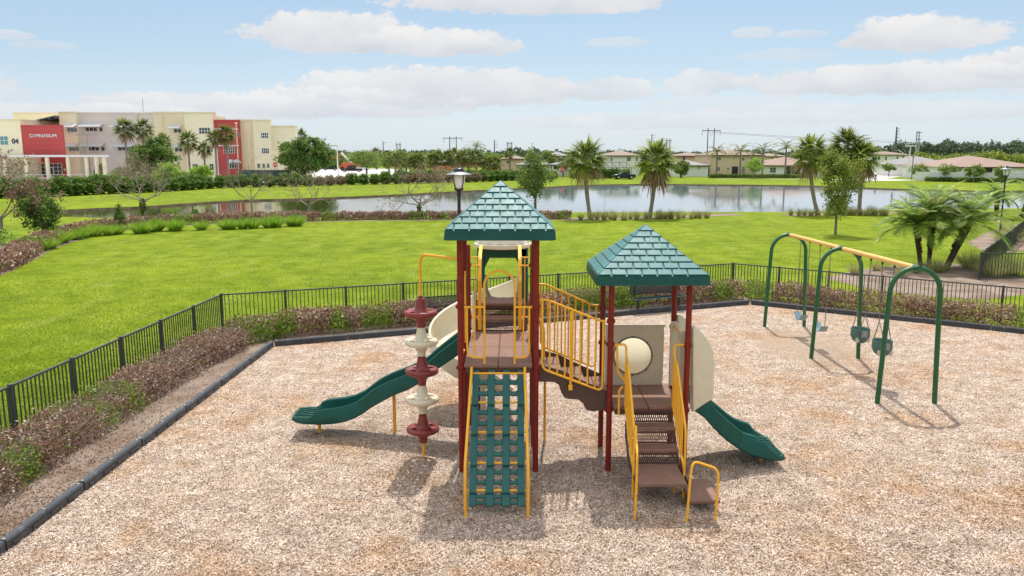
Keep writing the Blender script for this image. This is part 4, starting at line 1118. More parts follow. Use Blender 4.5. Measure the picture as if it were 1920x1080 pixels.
def fanpalm(name, label, x, y, ztop, R, mat, seed, lean=0, nf=34, tr=.13, dead=10, group=None, cat='palm tree', seg=18, lw=.045, boots=False):
    r = np.random.default_rng(seed); o = thing(name, label, cat, (x, y, 0), group)
    zc_ = ztop - R * .80; b = MB(); k = 9
    pts = [(x + lean * (1 - (1 - i / k) ** 2) - lean, y, -.05 + (zc_ + .05) * i / k) for i in range(k + 1)]
    b.tube(pts, [tr * (1.35 if i == 0 else 1 + .08 * math.sin(i * 2.1)) for i in range(k + 1)], 10)
    if boots:
        for i in range(70):
            z = r.uniform(zc_ * .45, zc_); a = r.uniform(0, 2 * PI); f = z / zc_; xx = x - lean * (1 - f) ** 2
            b.beam((xx + tr * .9 * math.cos(a), y + tr * .9 * math.sin(a), z), (xx + tr * 1.6 * math.cos(a), y + tr * 1.6 * math.sin(a), z + .16), .06, .02)
    b.build('trunk', M['palmbark'], o, angle=70)
    def fans(b, n, e0, e1, lowdead):
        C = np.array((x, y, zc_))
        for i in range(n):
            a = i * 2.39996 + r.uniform(-.3, .3); e = e0 + (e1 - e0) * ((i + .5) / n) + r.normal(0, .12)
            d = np.array((math.cos(a) * math.cos(e), math.sin(a) * math.cos(e), math.sin(e)))
            pl = R * r.uniform(.38, .56); p0 = C + np.array((0, 0, r.uniform(-.12, .1))); p1 = p0 + d * pl + np.array((0, 0, -.06 * R))
            b.tube([p0, p1], [.016, .010], 3, cap=False)
            sd = _n(np.cross(d, (0, 0, 1.))); 
            up = np.cross(sd, d); ph = np.linspace(-1.75, 1.75, seg) + r.normal(0, .05, seg)
            ll = R * r.uniform(.50, .66) * (1 - .28 * np.abs(ph / 1.75) ** 2)
            dirs = np.cos(ph)[:, None] * d + np.sin(ph)[:, None] * (sd * .92 + up * .12 * r.normal()) - up * (np.abs(np.sin(ph)) * .25)[:, None]
            base = np.repeat(p1[None], seg, 0); tip = base + _n(dirs) * ll[:, None]
            strips(b, base, tip, lw * R * 1.4, ll * (.42 if lowdead else .30) * r.uniform(.6, 1.3), r, np.clip(r.uniform(.1, .7) + r.normal(0, .14, seg), 0, 1))
    b = MB(); fans(b, nf, 1.45, -.55, False); b.build('crown', M[mat], o, smooth=False, fix=False)
    if dead:
        b = MB(); fans(b, dead, -.65, -1.3, True); b.build('dead_frond_skirt', M['deadleaf'], o, smooth=False, fix=False)
    return o
def featherpalm(name, label, x, y, zc_, R, mat, seed, lean=(0, 0), nf=26, tr=.12, bark='darkbark', group=None, cat='palm tree', nl=32, arch=1.0, e0=1.35, e1=-.35, trtop=1.35, lw=.036, ll_=.32):
    r = np.random.default_rng(seed); o = thing(name, label, cat, (x, y, 0), group)
    b = MB(); k = 8; lx, ly = lean
    pts = [(x + lx * (i / k), y + ly * (i / k), -.05 + (zc_ + .05) * i / k) for i in range(k + 1)]
    b.tube(pts, [tr * (1 + (trtop - 1) * (i / k) ** 1.5) for i in range(k + 1)], 10)
    if bark == 'darkbark':
        for i in range(120):
            f = r.uniform(.35, 1); a = r.uniform(0, 2 * PI); rr = tr * (1 + (trtop - 1) * f ** 1.5); px, py, pz = x + lx * f, y + ly * f, zc_ * f
            b.beam((px + rr * .9 * math.cos(a), py + rr * .9 * math.sin(a), pz), (px + rr * 1.35 * math.cos(a), py + rr * 1.35 * math.sin(a), pz + .07), .05, .02)
    b.build('trunk', M[bark], o, angle=70)
    b = MB(); C = np.array((x + lx, y + ly, zc_))
    for i in range(nf):
        a = i * 2.39996 + r.uniform(-.25, .25); e = e0 + (e1 - e0) * ((i + .5) / nf) + r.normal(0, .1)
        h = np.array((math.cos(a), math.sin(a), 0)); L = R * r.uniform(.85, 1.12); s = np.linspace(0, 1, 9)
        ang = e - arch * 1.25 * s ** 1.3; step = L / 8
        p = [C]
        for j in range(8): p.append(p[-1] + (h * math.cos(ang[j]) + np.array((0, 0, math.sin(ang[j])))) * step)
        p = np.array(p); b.tube(p, np.linspace(.018, .005, 9), 3, cap=False)
        q = np.linspace(.12, 1, nl); idx = q * 8; i0 = np.minimum(idx.astype(int), 7); fr = (idx - i0)[:, None]
        base = p[i0] * (1 - fr) + p[i0 + 1] * fr; tg = _n(p[i0 + 1] - p[i0])
        sd = _n(np.cross(tg, np.tile(np.array((0, 0, 1.)), (nl, 1)))); upv = np.cross(sd, tg)
        ln = R * ll_ * np.sin(np.clip(q * PI * .92 + .18, 0, PI)) ** .6 + .03
        for sg in (-1, 1):
            d = _n(sd * sg * .85 + tg * .65 + upv * r.uniform(.05, .35))
            strips(b, base, base + d * ln[:, None], lw, ln * .35, r, np.clip(r.uniform(.05, .95) + r.normal(0, .12, nl), 0, 1))
    b.build('crown', M[mat], o, smooth=False, fix=False)
    return o
def baretree(name, label, x, y, h, seed, leaf='brownleaf', nl=250, lsz=.05, spread=.55, depth=4, tr=.07, fork=.35, ivy=0, width=1.0):
    r = np.random.default_rng(seed); o = thing(name, label, 'tree', (x, y, 0)); b = MB(); tips = []
    fz = h * fork; b.tube([(x, y, -.05), (x + r.normal(0, .05), y, fz * .5), (x + r.normal(0, .06), y, fz)], [tr * 1.3, tr, tr * .85], 8)
    for k in range(5):
        a = k * 1.257 + r.uniform(-.4, .4)
        branchy(b, (x, y, fz * r.uniform(.8, 1.0)), _n(np.array((math.cos(a) * 1.15 * width, math.sin(a) * 1.15 * width, .75))), h * .33, tr * .5, depth, r, tips, spread, .15)
    b.build('trunk', M['twig'], o, angle=70)
    tips = np.array(tips); c = tips[r.integers(0, len(tips), nl)] + r.normal(0, .09, (nl, 3))
    b = MB(); leaves(b, c, lsz, r, .5, 0)
    b.build('sparse_foliage', M[leaf], o, smooth=False, fix=False)
    if ivy:
        n = 900; z = r.uniform(.1, ivy, n); a = r.uniform(0, 2 * PI, n); rr = .10 + .16 * np.abs(np.sin(z * 3.1 + 1)) * r.uniform(.3, 1, n)
        b = MB(); leaves(b, np.stack([x + rr * np.cos(a), y + rr * np.sin(a), z], 1), .055, r, .6, 0); b.build('ivy', M['hedge'], o, smooth=False, fix=False)
    return o
def shrub_mesh(b, r, x, y, rx, ry, h, n, lsz, taper=0):
    u = _n(r.normal(size=(n, 3))); q = r.uniform(.55, 1.05, (n, 1)); p = u * q
    bumps = 1 + .16 * np.sin(u[:, :1] * 7 + r.uniform(0, 6)) * np.cos(u[:, 1:2] * 6 + r.uniform(0, 6)) + .12 * np.sin(u[:, 2:] * 9)
    p = p * bumps; z = (p[:, 2] * .5 + .5) * h; k = 1 - taper * np.clip(z / h, 0, 1)
    leaves(b, np.stack([x + p[:, 0] * rx * k, y + p[:, 1] * ry * k, np.maximum(z, .03)], 1), lsz, r, .55, .3, np.clip(.2 + .6 * z / h * 0 + r.uniform(0, .8, n), 0, 1))
def shrub(name, label, x, y, rx, ry, h, mat, n, lsz, seed, group=None, cat='shrub', taper=0):
    r = np.random.default_rng(seed); o = thing(name, label, cat, (x, y, 0), group)
    b = MB(); shrub_mesh(b, r, x, y, rx, ry, h, n, lsz, taper); b.build('foliage', M[mat], o, smooth=False, fix=False)
    b = MB()
    for k in range(5):
        a = r.uniform(0, 2 * PI); b.tube([(x, y, -.03), (x + .5 * rx * math.cos(a), y + .5 * ry * math.sin(a), h * .7)], [.03 * h + .008, .008], 4)
    b.build('stem', M['twig'], o)
    return o
def tuft(name, label, h, sp, nb, mat, seed, group, w=.012, droop=.45):
    r = np.random.default_rng(seed); o = thing(name, label, 'ornamental grass', (0, 0, 0), group)
    a = r.uniform(0, 2 * PI, nb); q = np.sqrt(r.uniform(0, 1, nb)); base = np.stack([np.cos(a) * q * .14 * sp / .4, np.sin(a) * q * .14 * sp / .4, np.zeros(nb)], 1)
    l = h * r.uniform(.6, 1.15, nb); tip = base + np.stack([np.cos(a) * q * sp * r.uniform(.7, 1.3, nb), np.sin(a) * q * sp * r.uniform(.7, 1.3, nb), l], 1)
    b = MB(); strips(b, base, tip, w * r.uniform(.6, 1.4, nb), droop * l * q, r, np.clip(r.uniform(0, 1, nb), 0, 1), 3)
    b.build('blade_clump', M[mat], o, smooth=False, fix=False)
    return o

# ---- clipped loropetalum hedges along the play area and the lawn
def hedge(name, label, path, w, h, dens, lsz, mat, seed, green=.3, gscale=1.1, holes=.0, twigs=14, lowgreen=0):
    r = np.random.default_rng(seed); p = resamp(path, .05); L = len(p) * .05; n = int(L * dens)
    o = thing(name, label, 'hedge', (*p[len(p) // 2], 0))
    i = r.integers(0, len(p) - 1, n); tg = _n(np.gradient(p, axis=0)); nn = np.stack([-tg[:, 1], tg[:, 0]], 1)
    s = i * .05
    ph = r.uniform(0, 6, 6)
    def lump(s): return .5 * np.sin(s * 2.3 + ph[0]) + .35 * np.sin(s * 5.1 + ph[1]) + .25 * np.sin(s * 11.3 + ph[2])
    hh = h * (1 + .13 * lump(s)); ww = w * (1 + .16 * lump(s + 9.7))
    th = r.uniform(0, PI, n); q = 1 - .55 * r.uniform(0, 1, n) ** 2.2
    off = np.cos(th) * np.abs(np.cos(th)) ** -.35 * q * ww / 2; z = np.abs(np.sin(th)) ** .7 * q * hh
    z = np.where(r.uniform(0, 1, n) < .25, r.uniform(.05, 1, n) * hh, z)
    c = np.stack([p[i, 0] + nn[i, 0] * off, p[i, 1] + nn[i, 1] * off, z], 1) + r.normal(0, .035, (n, 3)); c[:, 2] = np.maximum(c[:, 2], .03)
    gp = np.sin(s * gscale + ph[3]) * .5 + np.sin(s * gscale * 2.7 + ph[4]) * .35 + np.sin(s * gscale * .37 + ph[5]) * .4
    gn = np.clip((gp - (.62 - green * 1.5)) * 5, 0, 1); isg = r.uniform(0, 1, n) < np.clip(.03 + .82 * gn - lowgreen * (z / hh - .55) * (gn > .05), 0, .93)
    rnd = np.where(isg, r.uniform(.77, 1, n), np.clip(r.normal(.40, .2, n), 0, .74))
    if holes:
        keep = r.uniform(0, 1, n) > holes * (.5 + .5 * np.sin(s * 1.9 + ph[1])); c = c[keep]; rnd = rnd[keep]
    b = MB(); leaves(b, c, lsz, r, .5, .35, rnd); b.build('foliage', M[mat], o, smooth=False, fix=False)
    b = MB()
    for k in range(int(L * twigs)):
        j = r.integers(0, len(p)); x, y = p[j] + nn[j] * r.uniform(-.2, .2) * w; d = r.normal(0, .16, 2)
        b.tube([(x, y, -.02), (x + d[0] * .6, y + d[1] * .6, h * .45), (x + d[0] * 1.6, y + d[1] * 1.6, h * r.uniform(.8, 1.08))], [.011, .007, .003], 3, cap=False)
    b.build('branchwork', M['twig'], o, fix=False)
    return o
hedge('hedge', 'thin browned hedge between the left fence and the black border', [(-7.50, 6.5), (-7.45, 12), (-7.32, 16.5), (-7.0, 19.5)], 1.05, .52, 3300, .027, 'purple', 11, .17, 2.1, .4, 90, .2)
hedge('hedge', 'bushy bronze and green hedge along the back fence behind the wave slide', [(-7.05, 19.7), (-6.3, 20.6), (-3.5, 21.9), (-.5, 23.0), (2.9, 24.5)], .95, .60, 2300, .038, 'purple', 12, .28, 1.9, .0, 14, .9)
hedge('hedge', 'bronze hedge behind the right-hand tower and its bench', [(2.9, 24.55), (5.2, 25.3), (7.5, 26.05)], .85, .64, 2200, .038, 'purple', 13, .17, 1.5, .0, 14, .3)
hedge('hedge', 'bronze hedge with see-through gaps behind the swings', [(7.7, 26.05), (10.2, 24.2), (13.9, 21.3), (17.5, 18.6)], .8, .62, 2100, .038, 'purple', 14, .16, 1.6, .45, 14, .3)
hedge('hedge', 'low bronze hedge curving along the far edge of the lawn on the left', [(-20.6, 30), (-21.6, 34), (-23.6, 39), (-25.2, 44), (-25.9, 49), (-24.4, 53.4), (-20.9, 55.6), (-17.3, 56.7), (-13.9, 58.0)], 1.3, .68, 850, .07, 'purple', 15, .10, .4, .1, 6)
hedge('hedge', 'low bronze and green hedge along the lake side of the lawn', [(-13.8, 58.1), (-10.1, 58.8), (-5.4, 59.1), (-1, 59.2), (4.4, 59.4)], 1.0, .58, 850, .065, 'purple', 16, .36, 1.1, .0, 6, .2)
hedge('hedge', 'bronze hedge in the bed inside the right-hand fence corner', [(25.0, 33.5), (27.2, 36), (30.5, 39.5), (34, 43)], 2.6, .95, 1400, .07, 'purple', 17, .03, .6, .0, 6)
hedge('hedge', 'long dark clipped hedge in front of the white fence at the right', [(73.5, 143.5), (80, 138.5), (88, 133), (97, 128)], 1.2, .75, 420, .14, 'hedge', 18, .5, .3, 0, 2)
hedge('hedge', 'planted border of low shrubs in front of the beige house', [(40, 164.5), (52, 164.5), (60, 164.5)], 1.4, .75, 420, .13, 'midtree', 19, .5, .3, .1, 2)
hedge('hedge', 'clipped green hedge left of the white fan palm trunk by the pool cage', [(11.5, 161), (17, 161), (23.5, 161)], 1.6, 1.9, 620, .16, 'hedge', 20, .5, .3, .2, 2)
hedge('hedge', 'dark clipped hedge in front of the grey tiled houses', [(-22, 152), (-8, 156), (0, 158)], 1.8, 1.7, 520, .16, 'hedge', 21, .5, .3, .2, 2)

# ---- row of bushes along the school car park
fh = resamp([(-56, 88), (-52.5, 91), (-50, 96.5), (-46.5, 101), (-44.5, 105), (-43, 112), (-40, 117.5), (-34, 119.5), (-30.5, 122), (-27, 126), (-18, 132), (-8, 138.5), (0, 148), (4, 153.5), (8, 156)], 1.9)
fh = np.concatenate([resamp(fh[:10], 1.55), fh[10:]])
hb = [shrub('hedge_bush', 'dark green bush in the row along the school car park', 0, 0, 1.15, 1.0, 1.9, 'hedge', 1900, .15, 31, 'bushes along the school car park'),
      shrub('hedge_bush', 'dark green bush in the row along the school car park', 0, 0, 1.25, 1.0, 1.9, 'hedge', 1900, .15, 32, 'bushes along the school car park')]
bb = shrub('hedge_bush', 'browned dry bush in the row along the school car park', 0, 0, 1.3, 1.0, 1.7, 'brownhedge', 1500, .14, 33, 'dry bushes along the school car park')
ub = [0, 0, 0]
for i, (x, y) in enumerate(fh):
    brown = i in (26, 27, 28, 34, 35, 36, 37, 38, 39, 40, 41)
    k = 2 if brown else i % 2
    src = (hb + [bb])[k]; s = rng.uniform(.85, 1.1) * (1.12 if i < 12 else .95)
    if not ub[k]: src.location = (x, y, 0); src.scale = (s * 1.05, s, s); ub[k] = 1
    else: dup(src, (x, y, 0), rng.uniform(0, 6), (s * 1.05, s, s))

# ---- trees on the near side of the lake
baretree('bare_tree', 'tree with sparse bronze leaves at the left picture edge', -28.2, 44.2, 4.5, 41, nl=2600, lsz=.075, tr=.10, fork=.3, ivy=.6)
broadleaf('small_tree', 'dense small tree with bronze-green crown right of the left-edge tree', -25.4, 43.6, 3.4, (1.15, 1.1, 1.25), 1.85, 'olive', 0, 0, 42) if False else None
o = broadleaf('small_tree', 'dense dark small tree with a bronze top over the left hedge', -25.6, 43.6, 3.2, (1.05, 1.0, 1.15), 1.75, 'darktree', 3600, .075, 42, clumps=30, tr=.06)
r_ = np.random.default_rng(43); b = MB(); c, hue = crown_pts(r_, (-26.3, 43.6, 2.3), (1.0, .9, 1.0), 1900, 26, .3, .4); leaves(b, c, .07, r_, .5, .3, np.clip(hue * .8, 0, .85)); b.build('bronze_foliage', M['brownleaf'], o, smooth=False, fix=False)
baretree('bare_tree', 'bare tree with a green ivy-wrapped trunk above the left hedge', -25.3, 55, 3.7, 44, nl=900, depth=5, tr=.10, fork=.42, ivy=1.75, width=1.3)
baretree('bare_tree', 'small grey bare tree beside the lake, left of the twiggy pair', -19.05, 58.8, 3.3, 45, nl=150, depth=5, tr=.08, fork=.45, width=.6)
baretree('bare_tree', 'twiggy bare tree behind the hedge with a few dry leaves', -14.9, 58.8, 3.4, 46, nl=600, depth=5, tr=.09, fork=.33)
baretree('bare_tree', 'large bare spreading tree beside the lake left of the lamp post', -6.9, 59.6, 3.8, 47, nl=1300, depth=5, tr=.12, fork=.3, ivy=.9, width=1.35)
shrub('conical_shrub', 'dark upright conical shrub in the left hedge', -25.0, 51, .50, .5, 1.55, 'darktree', 1300, .06, 51, taper=.55)
shrub('conical_shrub', 'rounded dark shrub standing in the hedge left of the bare trees', -22.1, 55.9, .45, .45, .95, 'darktree', 800, .06, 52, taper=.3)
shrub('lime_shrub', 'yellow-green shrub under the tree at the left edge', -25.3, 39.5, .9, .8, 1.0, 'lime', 900, .06, 53)
fanpalm('cabbage_palm', 'cabbage palm with a leaning pale trunk, leftmost at the lake edge', 5.4, 59.6, 5.98, 1.85, 'sabal', 61, lean=-.45, dead=5, tr=.15, nf=38)
fanpalm('cabbage_palm', 'cabbage palm with a skirt of dead fronds, second at the lake edge', 10.75, 60.6, 5.85, 1.95, 'sabal', 62, lean=.35, dead=14, tr=.15, boots=True, nf=38)
fanpalm('cabbage_palm', 'cabbage palm with a curved clean trunk left of the olive tree', 23.3, 63.3, 6.4, 1.85, 'sabal', 63, lean=-.9, dead=10, tr=.15, nf=38)
fanpalm('cabbage_palm', 'tallest dark cabbage palm rising behind the olive tree', 27.5, 66.6, 6.95, 2.0, 'sabaldark', 64, dead=9, tr=.15, nf=38)
fanpalm('cabbage_palm', 'bright shaggy cabbage palm just behind the olive tree', 28.4, 65.6, 5.95, 1.75, 'sabal', 65, dead=16, tr=.16, boots=True, nf=38)
broadleaf('oak_tree', 'young live oak with an oval crown right of the tall tower roof', 1.95, 67.5, 4.9, (1.45, 1.4, 2.0), 2.95, 'midtree', 5200, .095, 66, clumps=46, tr=.10, cl=.25)
broadleaf('olive_tree', 'yellow-green young tree with a thin straight trunk on the lawn', 19.25, 47.5, 4.9, (1.35, 1.3, 1.75), 3.15, 'olive', 7500, .075, 67, clumps=40, cl=.24, tr=.065)
# feather palms by the right fence
FG = 'three feather palms in one clump'
featherpalm('feather_palm', 'left feather palm of the clump, thin dark trunk leaning left', 17.14, 33.2, 1.8, 1.6, 'feather', 71, (-.36, 0), 38, .085, group=FG, e1=-.1, arch=.85)
featherpalm('feather_palm', 'middle feather palm of the clump, upright trunk with a dark shaggy neck', 17.72, 33.7, 2.25, 1.75, 'feather', 72, (.02, .1), 40, .085, group=FG, e1=-.1, arch=.85, trtop=1.9)
featherpalm('feather_palm', 'right feather palm of the clump, thick dark trunk leaning right', 17.98, 32.9, 1.95, 1.85, 'feather', 73, (.82, 0), 42, .12, group=FG, e1=-.1, arch=.85)
featherpalm('feather_palm', 'feather palm behind the right-hand lamp post', 36.0, 59.5, 1.7, 1.75, 'feather', 74, (-.1, 0), 28, .12)
featherpalm('feather_palm', 'leaning feather palm at the right picture edge', 38.7, 61.0, 1.6, 1.7, 'feather', 75, (.7, 0), 26, .15)
# ornamental grasses
def row(proto, spots, smin, smax, label=None):
    first = True
    for i, (x, y) in enumerate(spots):
        s = rng.uniform(smin, smax)
        if first: proto.location = (x, y, 0); proto.scale = (s, s, s); first = False
        else: dup(proto, (x, y, 0), rng.uniform(0, 6), (s * rng.uniform(.9, 1.1), s, s * rng.uniform(.85, 1.15)), label)
fg = tuft('fountain_grass', 'bright green fountain grass tuft in the strip before the low bronze hedge', .85, .62, 420, 'fountain', 81, 'fountain grasses along the curved hedge', .02)
sp_ = [G(u, v) for u, v in ((62, 472), (78, 470), (95, 466), (104, 458), (118, 455), (130, 450), (146, 449), (158, 446), (172, 443), (182, 440), (204, 441), (220, 439), (262, 438), (272, 437), (290, 434), (296, 433), (331, 432), (327, 433), (378, 431), (425, 430), (434, 430), (455, 429), (475, 428), (503, 427), (519, 426), (557, 424), (548, 424))]
row(fg, sp_, .85, 1.15)
dg = tuft('ornamental_grass', 'upright brownish grass tuft in the row at the lake edge beside the cabbage palms', .78, .34, 150, 'drygrass', 82, 'grass tufts at the lake edge', .02, .3)
gg = tuft('ornamental_grass', 'green grass tuft in the row at the lake edge beside the cabbage palms', .78, .38, 150, 'pampas', 83, 'green grass tufts at the lake edge', .02, .3)
def line(us, f): return [(lambda g: (g[0], g[1]))(G(u, f(u))) for u in us]
f1 = lambda u: 414 - (u - 1060) / 270 * 5 + rng.uniform(-1.5, 1.5)
row(dg, line((1089, 1133, 1152, 1248, 1258, 1303, 1312, 1325, 1296), f1) + line((1483, 1532, 1563, 1580, 1600, 1612, 1640, 1660), lambda u: 404.5 + rng.uniform(-1, 1)), .8, 1.15)
row(gg, line((1108, 1120, 1145, 1168, 1172, 1182, 1193, 1211, 1233, 1272, 1281, 1240), f1) + line((1498, 1508, 1520, 1548, 1556, 1592, 1625, 1632, 1654, 1686), lambda u: 404 + rng.uniform(-1, 1)), .8, 1.15)
pg = tuft('pampas_grass', 'big wispy pale grass clump by the feather palms', 1.05, .85, 900, 'pampas', 84, 'wispy grasses around the feather palms', .008, .6)
row(pg, [(19.6, 31.4), (20.6, 30.2), (22, 29.2), (21.6, 31.6), (18.8, 30.8), (23.2, 28.2), (24.2, 29.6), (19.2, 33.2), (17.2, 32.2), (24.8, 27.0), (26.3, 42.5), (27.2, 44.2), (28.6, 43.5), (29.8, 46), (31.5, 47.5), (31, 50)], .75, 1.2)
sg = tuft('dry_grass', 'small dark dry grass tuft in the mulch under the feather palms', .5, .3, 140, 'drygrass', 85, 'dry tufts in the palm bed', .014, .4)
row(sg, [(13.6, 31.4), (15.2, 30.8), (16.2, 31.8), (15.0, 32.6), (20.8, 27.2)], .8, 1.2)

# ---- loose matter: chips, litter, mown grass
def inpoly(x, y, poly):
    ins = np.zeros(len(x), bool); n = len(poly); j = n - 1
    for i in range(n):
        xi, yi = poly[i]; xj, yj = poly[j]
        c = ((yi > y) != (yj > y)) & (x < (xj - xi) * (y - yi) / (yj - yi + 1e-12) + xi); ins ^= c; j = i
    return ins
r = np.random.default_rng(91)
def scatter(n, ymin, ymax, poly, power=2.0):
    f = r.uniform(0, 1, n); inv0, inv1 = 1 / ymin, 1 / ymax; y = 1 / (inv0 + (inv1 - inv0) * f)
    x = r.uniform(-.69, .69, n) * (y + 1.2); k = inpoly(x, y, poly); return x[k], y[k]
x, y = scatter(480000, 6.0, 24, BL + [(19, -2)])
k_ = ~((((x - 7.3) / 1.4) ** 2 + ((y - 19.3) / 2.2) ** 2 < r.uniform(.4, 1.1, len(x))) & (r.uniform(0, 1, len(x)) < .7)); x, y = x[k_], y[k_]; b = MB(); n = len(x); s = r.uniform(.005, .0135, n); a = r.uniform(0, 2 * PI, n); tl_ = r.normal(0, .38, (n, 2))
t1 = np.stack([np.cos(a), np.sin(a), tl_[:, 0]], 1); t2 = np.stack([-np.sin(a), np.cos(a), tl_[:, 1]], 1)
c = np.stack([x, y, .02 + np.abs(tl_[:, 0]) * s + r.uniform(-.004, .008, n)], 1); t1 = t1 * s[:, None]; t2 = t2 * (s * r.uniform(.22, .5, n))[:, None]
b.add(np.stack([c - t1 - t2, c + t1 - t2 * .7, c + t1 + t2, c - t1 + t2 * .8], 1).reshape(-1, 3), np.arange(4 * n).reshape(n, 4), np.clip(r.normal(.56, .28, n), 0, 1))
tag(b.build('wood_chips', M['chip'], smooth=False, fix=False), kind='stuff')
x, y = scatter(160000, 7, 30, bedpoly); n = len(x); b = MB()
leaves(b, np.stack([x, y, np.full(n, .014)], 1), .018, r, .5, 2.5, np.clip(r.normal(.45, .3, n), 0, 1)); tag(b.build('leaf_litter', M['litter'], smooth=False, fix=False), kind='stuff')
lawnp = [(-40, 8), (-8.45, 8), (-7.8, 21.2), (7.55, 27.2), (10, 25.6), (14, 26.5), (9, 30.5), (14, 33.5), (19, 34.5), (24, 44), (24, 60), (3, 57), (-20, 54), (-23, 44), (-20, 30)]
x, y = scatter(420000, 11, 60, lawnp); k_ = r.uniform(0, 1, len(x)) < np.clip((58 - y) / 34, 0, 1) ** 1.3; x, y = x[k_], y[k_]; n = len(x); b = MB()
a = r.uniform(0, 2 * PI, n); h = r.uniform(.02, .045, n); base = np.stack([x, y, np.zeros(n)], 1); ww = (.004 + y * .0002)[:, None]
sd = np.stack([np.cos(a), np.sin(a), 0 * a], 1) * ww; ln = r.normal(0, .025, (n, 2))
tip = base + np.stack([ln[:, 0], ln[:, 1], h], 1)
pat = .5 + .18 * np.sin(x * .9 + 1.3 * np.sin(y * .5)) * np.cos(y * .7) + .10 * np.sin(x * 2.7 + y * 1.9)
b.add(np.stack([base - sd, base + sd, tip], 1).reshape(-1, 3), np.arange(3 * n).reshape(n, 3), np.clip(pat + r.normal(0, .13, n), 0, 1))
tag(b.build('lawn_grass', M['blade'], smooth=False, fix=False), kind='stuff')
# ---------------------------------------------------------------- buildings
def win(root, xa, xb, za, zb, y, nc=2, nr=1, frame='white', pane='pane', label=None):
    b = MB(); f = min(.09, (xb - xa) * .06); d = .08
    b.box(xa, xb, y - d, y + .02, za, za + f); b.box(xa, xb, y - d, y + .02, zb - f, zb)
    b.box(xa, xa + f, y - d, y + .02, za + f, zb - f); b.box(xb - f, xb, y - d, y + .02, za + f, zb - f)
    for i in range(1, nc): x = xa + (xb - xa) * i / nc; b.box(x - f * .5, x + f * .5, y - d + .01, y + .02, za + f, zb - f)
    for j in range(1, nr): z = za + (zb - za) * j / nr; b.box(xa + f, xb - f, y - d + .015, y + .02, z - f * .4, z + f * .4)
    o = b.build('window', M[frame], root, smooth=False)
    p = MB(); p.box(xa + f * .5, xb - f * .5, y - d + .04, y + .01, za + f * .5, zb - f * .5); p.build('pane', M[pane], o, smooth=False)
    return o
def winpx(root, u0, u1, v0, v1, Y, nc, nr=1, **k): 
    za, zb = Z(v1, Y), Z(v0, Y); zm = (za + zb) / 2
    return win(root, X(u0, Y, zm), X(u1, Y, zm), za, zb, Y, nc, nr, **k)
SB = thing('school_building', 'three-storey school with cream, mauve and red walls and a white entrance canopy', 'school', (-75, 166, 0))
def wall(u0, u1, vt, Y, depth, mat, vb=None, cap=True, root=None):
    zt_ = Z(vt, Y); zb_ = Z(vb, Y) if vb else -.1; zm = zt_
    b = MB(); xa, xb = X(u0, Y, 7), X(u1, Y, 7); b.box(xa, xb, Y, Y + depth, zb_, zt_)
    o = b.build('wall', M[mat], root or SB, smooth=False)
    if cap:
        c = MB(); c.box(xa - .06, xb + .06, Y - .12, Y + depth, zt_ + .003, zt_ + .28); c.build('parapet', M['buff' if mat in ('cream', 'buff') else mat], o, smooth=False)
    return o
wall(-110, 41, 226, 160, 30, 'cream')
wall(30, 117, 213.5, 184, 14, 'cream')
b = MB(); b.prism([(X(u, 183.5, 11), Z(v, 183.5)) for u, v in ((50, 243), (117, 243), (117, 221), (52, 235))], 183.5, 183.8); b.build('stair_shade', M['dark'], SB, smooth=False)  # dark sheet put in for the shade under the sloping roof
wall(42, 118, 291, 166, 12, 'schoolred', cap=False)
wall(42, 118, 237, 160.2, .7, 'schoolred', 290.5)
for k in range(5):
    v = 246 + k * 9; b = MB(); b.box(X(42.5, 160, 7), X(117.5, 160, 7), 160.17, 160.195, Z(v, 160), Z(v, 160) + .05); b.build('groove', M['schoolred'], SB, smooth=False)
b = MB(); x0, x1 = X(56, 168, 11), X(115, 168, 11)                 # open sloping roof frame over the gym stair
b.prism([(x0, Z(232, 168)), (x1, Z(219, 168)), (x1, Z(217, 168)), (x0, Z(230.5, 168))], 166, 182)
for k in range(6):
    x = x0 + (x1 - x0) * k / 5; z = Z(232 - 13 * k / 5, 168); b.box(x - .1, x + .1, 165.9, 182, z - .35, z)
for k in range(4): b.beam((x0, 167 + k * 4.5, Z(232, 168) - .1), (x1, 167 + k * 4.5, Z(219, 168) - .1), .15, .3)
b.build('roof_frame', M['cargrey'], SB, smooth=False)
wall(115, 146, 212, 167, 22, 'cream'); wall(146, 290, 213.2, 168, 20, 'mauve')
wall(290.5, 348, 212, 165, 24, 'buff'); wall(348.5, 401, 212.5, 163.5, 2, 'cream')
wall(401.5, 449, 227, 164.2, 2.5, 'schoolred'); wall(448, 475, 226.5, 165.2, 2, 'buff'); wall(475.5, 506, 227, 164, 2, 'cream'); wall(505, 554, 238, 165.5, 2, 'cream')
for v in (243, 274):
    b = MB(); b.box(X(401.6, 164, 6), X(448, 164, 6), 164.0, 164.18, Z(v, 164), Z(v, 164) + .22); b.build('band', M['white'], SB, smooth=False)
